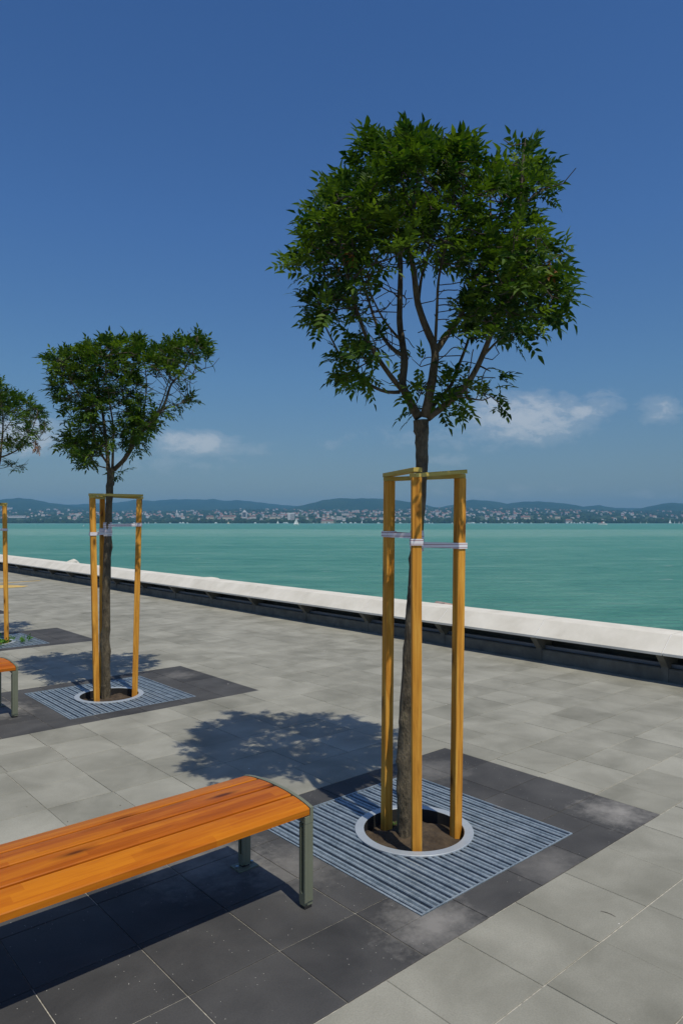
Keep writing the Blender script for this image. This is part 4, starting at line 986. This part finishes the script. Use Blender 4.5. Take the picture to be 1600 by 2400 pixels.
for i in range(290):
    while True:
        x, Y = spot()
        if Y < 4800 and 0 < x < 1600: break
    k = rs.choice(kinds); p = PX(x, slope_py(x, Y), Y)
    o = obj('house', HM[k], None, (p[0], p[1], p[2] + 3), rs.uniform(-.7, .7)); s = rs.uniform(.6, 1.1); o.scale = (s, s, s)
    tag(o, HL[k], 'house', {'white': 'white houses with grey roofs in the far town', 'red': 'low red roofed houses in the far town', 'wred': 'white houses with red roofs in the far town', 'cream': 'cream houses in the far town', 'block': 'long pale blocks in the far town'}[k])
mb = MB()
town_m = []
for i in range(460):
    x, Y = spot(); k = rs.choice(kinds); p = PX(x, slope_py(x, Y), Y); me = HM[k]; s = rs.uniform(.5, 1.0); a = rs.uniform(-.8, .8); c, sn = math.cos(a) * s, math.sin(a) * s
    mmap = [m_.name for m_ in me.materials]
    vs = [(p[0] + v_.co.x * c - v_.co.y * sn, p[1] + v_.co.x * sn + v_.co.y * c, p[2] + 3 + v_.co.z * s) for v_ in me.vertices]
    base = len(mb.v); mb.v += vs
    for pl in me.polygons:
        mb.f.append(tuple(base + q for q in pl.vertices)); mb.m.append(['white_render', 'pale_render', 'cream_render', 'red_tile_roof', 'grey_roof', 'dark_windows'].index(mmap[pl.material_index]))
tag(mb.build('town_houses', [M['housewhite'], M['housewall'], M['cream'], M['roofred'], M['roofgrey'], M['glass']]), 'the mass of the far town rising up the slope', 'town', kind='stuff')

# landmarks
def building(x0, x1, ytop, ybase, Y, depth, wall, label, cat='building', win=None, roof=None, name='building', extra=None, rz=0.0):
    ax, _, zt = PX(x0, ytop, Y); bx = PX(x1, ytop, Y)[0]; zb = PX(x0, ybase, Y)[2]
    root = empty(name, ((ax + bx) / 2, Y, zb), rz); tag(root, label, cat); w = bx - ax; h = zt - zb
    mb = MB(); mb.box(-w / 2, w / 2, 0, depth, -6, h); mb.build('wall', M[wall], root)
    if win:
        mb = MB(); nx, nz = win
        for j in range(nz):
            for i in range(nx):
                cx_ = -w / 2 + w * (i + .5) / nx; z = h * (j + .35) / nz
                mb.box(cx_ - w / nx * .36, cx_ + w / nx * .36, -.15, -.01, z, z + h / nz * .55)
        mb.build('windows', M['glass'], root)
    if roof == 'flat': mb = MB(); mb.box(-w / 2 - .4, w / 2 + .4, -.4, depth + .4, h + .01, h + 1); mb.build('roof', M['roofgrey'], root)
    if roof == 'red':
        mb = MB(); e = .8; v = [(-w / 2 - e, -e, h + .01), (w / 2 + e, -e, h + .01), (w / 2 + e, depth + e, h + .01), (-w / 2 - e, depth + e, h + .01), (-w / 2 + 3, depth / 2, h + 4), (w / 2 - 3, depth / 2, h + 4)]
        mb.add(v, [(0, 1, 5, 4), (1, 2, 5), (2, 3, 4, 5), (3, 0, 4)]); mb.build('roof', M['roofred'], root)
    if extra: extra(root, w, h, depth)
    return root
def tower_extra(root, w, h, d):
    mb = MB(); mb.box(-w * .3, w * .3, d * .2, d * .8, h + .01, h + 5); mb.box(-w * .15, w * .15, d * .35, d * .65, h + 5.01, h + 9); mb.build('rooftop_house', M['housewhite'], root)
    mb = MB(); mb.box(-w / 2 + w * .16, -w * .03, -.5, -.2, 1, h - 3); mb.box(w * .03, w / 2 - w * .16, -.5, -.2, 1, h - 3); mb.build('window_band', M['glass'], root)
building(567, 578, 1199.5, 1212, 3500, 22, 'housewhite', 'narrow high-rise with dark window bands and white rooftop in the far town', roof=None, extra=tower_extra)
def hotel_extra(root, w, h, d):
    mb = MB(); mb.box(-w * .65, w * .55, d * .1, d * .9, h + .01, h + 4); mb.build('roof_storey', M['housewhite'], root)
    mb = MB()
    for j in range(11): mb.box(-w * .1, w / 2 - .5, -.3, -.01, h * (j + .3) / 11, h * (j + .85) / 11)
    mb.build('balcony_shade', M['roofgrey'], root)
building(674, 690, 1204, 1221, 3120, 16, 'housewhite', 'big white hotel slab above the shore trees, behind the nearest sailboat', extra=hotel_extra)
def church_extra(root, w, h, d):
    mb = MB(); mb.box(-w * .2, w * .2, -3, 3, 0, h * 1.9); mb.build('tower', M['housewhite'], root)
    mb = MB(); mb.add([(-w * .22, -3.2, h * 1.9), (w * .22, -3.2, h * 1.9), (w * .22, 3.2, h * 1.9), (-w * .22, 3.2, h * 1.9), (0, 0, h * 2.7)], [(0, 1, 4), (1, 2, 4), (2, 3, 4), (3, 0, 4)]); mb.build('spire', M['housewhite'], root)
building(411.5, 418, 1203, 1208, 3650, 26, 'housewhite', 'white church with a small tower in the far town', 'church', extra=church_extra, name='church')
LOWS = [(20, 58, 1208, 1211, 3650, 'housewhite', None, 'long white low sheds on the far slope near the left edge'), (16, 28, 1189, 1191.5, 5000, 'housewhite', None, 'short pale building high on the far hillside at the left'),
        (267, 276, 1212, 1217, 3330, 'housewhite', 'flat', 'bright white villa above the shore trees right of the second tree trunk'), (800, 818, 1202, 1205.5, 4000, 'housewall', 'flat', 'pale long hall left of the left stake in the far town'),
        (484, 500, 1210.5, 1213.5, 3400, 'cream', 'red', 'cream long block with red roof, left one in the middle of the far town'), (522, 548, 1210, 1213.5, 3420, 'cream', 'red', 'cream longer block with red roof left of the narrow high-rise'),
        (586, 600, 1210, 1212.5, 3430, 'housewall', 'red', 'pale block with red roof right of the narrow high-rise'), (632, 657, 1210, 1213, 3410, 'cream', 'flat', 'creamy long block left of the big white hotel'),
        (752, 782, 1220, 1225, 3030, 'cream', 'red', 'low red roofed waterfront building right of the hotel'), (1220, 1242, 1211, 1214, 3400, 'cream', 'red', 'cream and red long building above the shore right of the right stake'),
        (1260, 1266, 1213, 1215.5, 3380, 'housewhite', 'flat', 'small bright white block right of the long cream building'), (1300, 1312, 1210, 1212.5, 3480, 'cream', 'flat', 'yellowish block left of the ferry on the far shore'),
        (1360, 1368, 1221, 1224, 3040, 'housewhite', 'flat', 'white boathouse on the waterline left of the ferry'), (1094, 1108, 1224, 1226, 3012, 'housewhite', 'flat', 'white pier building on the waterline beside the right stake'),
        (1325, 1340, 1219, 1223, 3060, 'housewall', 'red', 'red roofed waterfront house between the stake and the ferry'), (888, 898, 1212, 1215, 3400, 'housewhite', 'flat', 'white flat block behind the left stake')]
for (x0, x1, yt, yb, Y, wl, rf, lab) in LOWS:
    building(x0, x1, yt, yb, Y, 14, wl, lab, win=(max(3, int((x1 - x0) / 2.5)), 2), roof=rf)
# lookout mast on the hill
mb = MB(); p = PX(1404, 1184.5, 7600); mb.tube([(0, 0, -2), (0, 0, 16)], 1.2, 6); mb.tube([(12, 0, -4), (12, 0, 14)], 1.2, 6)
tag(mb.build('radio_mast', M['roofgrey'], None, False, p), 'pair of thin masts on the round hilltop above the ferry', 'mast')

# ------------------------------------------------------------------ boats
def wY(y): return F * (H - WZ) / (y - Y0)
def hull_mb(L, Bm_, D):
    mb = MB(); n = 10; v = []
    for i in range(n + 1):
        t = i / n; w = Bm_ / 2 * (math.sin(math.pi * min(1, .18 + t * .82)) ** .6); x = -L / 2 + L * t; sh = .12 * D * (2 * t - 1) ** 2
        v += [(x, -w, D + sh), (x, -w * .75, .1), (x, 0, -.3), (x, w * .75, .1), (x, w, D + sh)]
    f = [(5 * i + j, 5 * i + j + 1, 5 * i + 6 + j, 5 * i + 5 + j) for i in range(n) for j in range(4)] + [(5 * i + 4, 5 * i, 5 * i + 5, 5 * i + 9) for i in range(n)] + [(4, 3, 2, 1, 0), tuple(5 * n + j for j in range(5))]
    mb.add(v, f); return mb
def sailboat(x, ywl, hpx, label, jib=True, rz=0.5, hull='hull', Y=None):
    Y = Y or wY(ywl); mh = hpx / F * Y; L = mh * .78; root = empty('sailboat', ((x - 800) / F * Y, Y, WZ), rz); tag(root, label, 'sailboat', 'sailboats on the lake')
    hull_mb(L, L * .3, L * .1).build('hull', M[hull], root)
    mb = MB(); mb.tube([(L * .05, 0, .1), (L * .05, 0, mh)], .06 * mh / 9 * 1.2, 6); mb.build('mast', M['roofgrey'], root)
    mb = MB(); z0 = L * .18; n = 6
    def sailpts(xa, xb, zt, bulge):
        v = []
        for i in range(n + 1):
            t = i / n; z = z0 + (zt - z0) * t; xe = xb + (xa - xb) * t
            for j in range(4): s = j / 3; v.append((xa + (xe - xa) * s, bulge * math.sin(math.pi * s) * (1 - t), z))
        return v, [(4 * i + j, 4 * i + j + 1, 4 * i + 5 + j, 4 * i + 4 + j) for i in range(n) for j in range(3)]
    v, f = sailpts(L * .03, -L * .46, mh * .98, L * .07)
    mb.add(v, f); mb.build('mainsail', M['sail'], root)
    if jib:
        mb = MB(); v = []; n2 = 5
        for i in range(n2 + 1):
            t = i / n2; z = z0 + (mh * .82 - z0) * t; v += [(L * .46 + (L * .08 - L * .46) * t, 0, z), (L * .10 + (L * .08 - L * .10) * t, L * .05 * (1 - t), z)]
        mb.add(v, [(2 * i, 2 * i + 1, 2 * i + 3, 2 * i + 2) for i in range(n2)]); mb.build('jib', M['sail'], root)
    return root
sailboat(694, 1230.9, 17, 'white sailboat with tall sails below the hotel, the nearest one on the water', rz=.35)
sailboat(651, 1227.6, 8, 'small pale sailboat to the left of the nearest sailboat')
sailboat(848.5, 1227.1, 8.5, 'white sailboat close to the far shore left of the left stake', jib=False, rz=.3)
sailboat(197, 1234.2, 5, 'tiny dark sailing dinghy left of the second tree stakes', hull='hullblue', jib=False)
sailboat(1569, 1227.4, 11, 'largest white sailboat of the regatta at the right edge', rz=.4)
sailboat(1580, 1227.5, 6.5, 'small white sail just right of the largest regatta boat', jib=False, rz=.6)
sailboat(1590.5, 1227.5, 6, 'small white sail second from the right edge', jib=False, rz=.2)
sailboat(1598.5, 1227.5, 5.5, 'small white sail cut by the right edge', jib=False)
sailboat(1500.5, 1227.3, 4.5, 'tiny white sail right of the ferry', jib=False)
sailboat(1514.5, 1227.3, 4.5, 'tiny white sail between the ferry and the regatta', jib=False, rz=.1)
sailboat(349, 1227.2, 4.5, 'tiny white sail right of the second tree frame', jib=False, rz=.7)
# ferry
Yf = wY(1230.2); Lf = 23 / F * Yf; fr = empty('ferry', ((1411 - 800) / F * Yf, Yf, WZ), .12); tag(fr, 'white two-deck passenger ferry with a dark red funnel on the lake at the right', 'ferry')
hull_mb(Lf, Lf * .26, 1.5).build('hull', M['hull'], fr)
mb = MB(); mb.box(-Lf * .42, Lf * .28, -1.3, 1.3, 1.52, 2.9); ck = mb.build('lower_cabin', M['hull'], fr)
mb = MB()
for i in range(9): mb.box(-Lf * .40 + i * Lf * .075, -Lf * .40 + i * Lf * .075 + Lf * .055, -1.36, -1.31, 1.9, 2.55)
mb.build('windows', M['glass'], ck)
mb = MB(); mb.box(-Lf * .35, Lf * .22, -1.45, 1.45, 2.91, 3.05); mb.build('upper_deck', M['hull'], fr)
mb = MB(); mb.box(Lf * .02, Lf * .16, -1.0, 1.0, 3.06, 4.6); mb.build('wheelhouse', M['hull'], fr)
mb = MB(); mb.box(-Lf * .1, -Lf * .04, -.4, .4, 3.06, 4.7, .05); mb.build('funnel', M['redp'], fr)
mb = MB(); mb.tube([(Lf * .05, 0, 4.6), (Lf * .05, 0, 7.2)], .06, 6); mb.build('mast', M['roofgrey'], fr)
Yb = wY(1228.3); mbx = empty('motor_boat', ((535.5 - 800) / F * Yb, Yb, WZ), .3); tag(mbx, 'small white cabin boat with orange stripe on the water below the high-rise', 'boat')
hull_mb(9.5, 3, 1.2).build('hull', M['hull'], mbx); mb = MB(); mb.box(-2.4, 1.6, -1.1, 1.1, 1.25, 2.6, .05); mb.box(-1.4, .8, -.9, .9, 2.61, 5.2, .05); mb.build('cabin', M['cream'], mbx)
# moored boats and jetties along the far waterline
hm = hull_mb(9, 3, 1.3); hm.box(-2.6, 1.8, -1, 1, 1.35, 3.4); me_b = mesh('moored_boat', hm.v, hm.f, [M['hull']], False, hm.m)
xsb = [rs.uniform(215, 470) for _ in range(14)] + [rs.uniform(480, 800) for _ in range(10)] + [rs.uniform(800, 1100) for _ in range(16)] + [rs.uniform(1100, 1400) for _ in range(22)] + [rs.uniform(1200, 1225) for _ in range(5)] + [rs.uniform(1345, 1400) for _ in range(6)]
for x in xsb:
    Y = rs.uniform(2900, 2980); o = obj('moored_boat', me_b, None, ((x - 800) / F * Y, Y, WZ), rs.uniform(-.6, .6)); s = rs.uniform(.7, 1.5); o.scale = (s, s, s)
    tag(o, 'tiny white boat moored along the far waterline', 'boat', 'moored boats along the far shore')

# small litter on the near paving
TWIG = [W(TW[0], TW[1], .003) for TW in ((-.003, -1.090), (.006, -1.11), (.008, -1.13), (.004, -1.153))]
mb = MB(); mb.tube(TWIG, [.0007, .0011, .0010, .0007], 5)
tag(mb.build('dry_twig', M['twig']), 'thin dry twig lying on the light paving right of the tree grate', 'twig')

mb = MB(); rg = random.Random(12)
for _ in range(90):
    a_, b_ = rg.uniform(-2.5, 3.5), rg.uniform(-2.4, 4.5)
    if abs(a_) < .66 and abs(b_ - 4 * round(b_ / 4)) < .66: continue
    x, y, z = W(a_, b_, .001); r = rg.uniform(.0015, .0045)
    v = [(x + r * rg.uniform(.6, 1.2) * math.cos(k * 1.26), y + r * rg.uniform(.6, 1.2) * math.sin(k * 1.26), z) for k in range(5)] + [(x, y, z + r * .8)]
    mb.add(v, [(k, (k + 1) % 5, 5) for k in range(5)], rg.choice((0, 0, 1)))
tag(mb.build('grit', [M['twig'], M['sail']]), 'loose specks of dirt and grit scattered over the paving', 'grit', kind='stuff')

# ------------------------------------------------------------------ summer haze over the lake
mb = MB(); mb.box(-9500, 9500, -1000, 11500, WZ - 4.0, 360)
m = bpy.data.materials.new('haze'); m.use_nodes = True; t = m.node_tree; t.nodes.clear()
pv = t.nodes.new('ShaderNodeVolumePrincipled'); o = t.nodes.new('ShaderNodeOutputMaterial'); t.links.new(pv.outputs[0], o.inputs['Volume'])
pv.inputs['Color'].default_value = (.24, .62, 1.0, 1); pv.inputs['Density'].default_value = 1.1e-4; pv.inputs['Anisotropy'].default_value = .0
hz = mb.build('haze', m); tag(hz, kind='stuff')
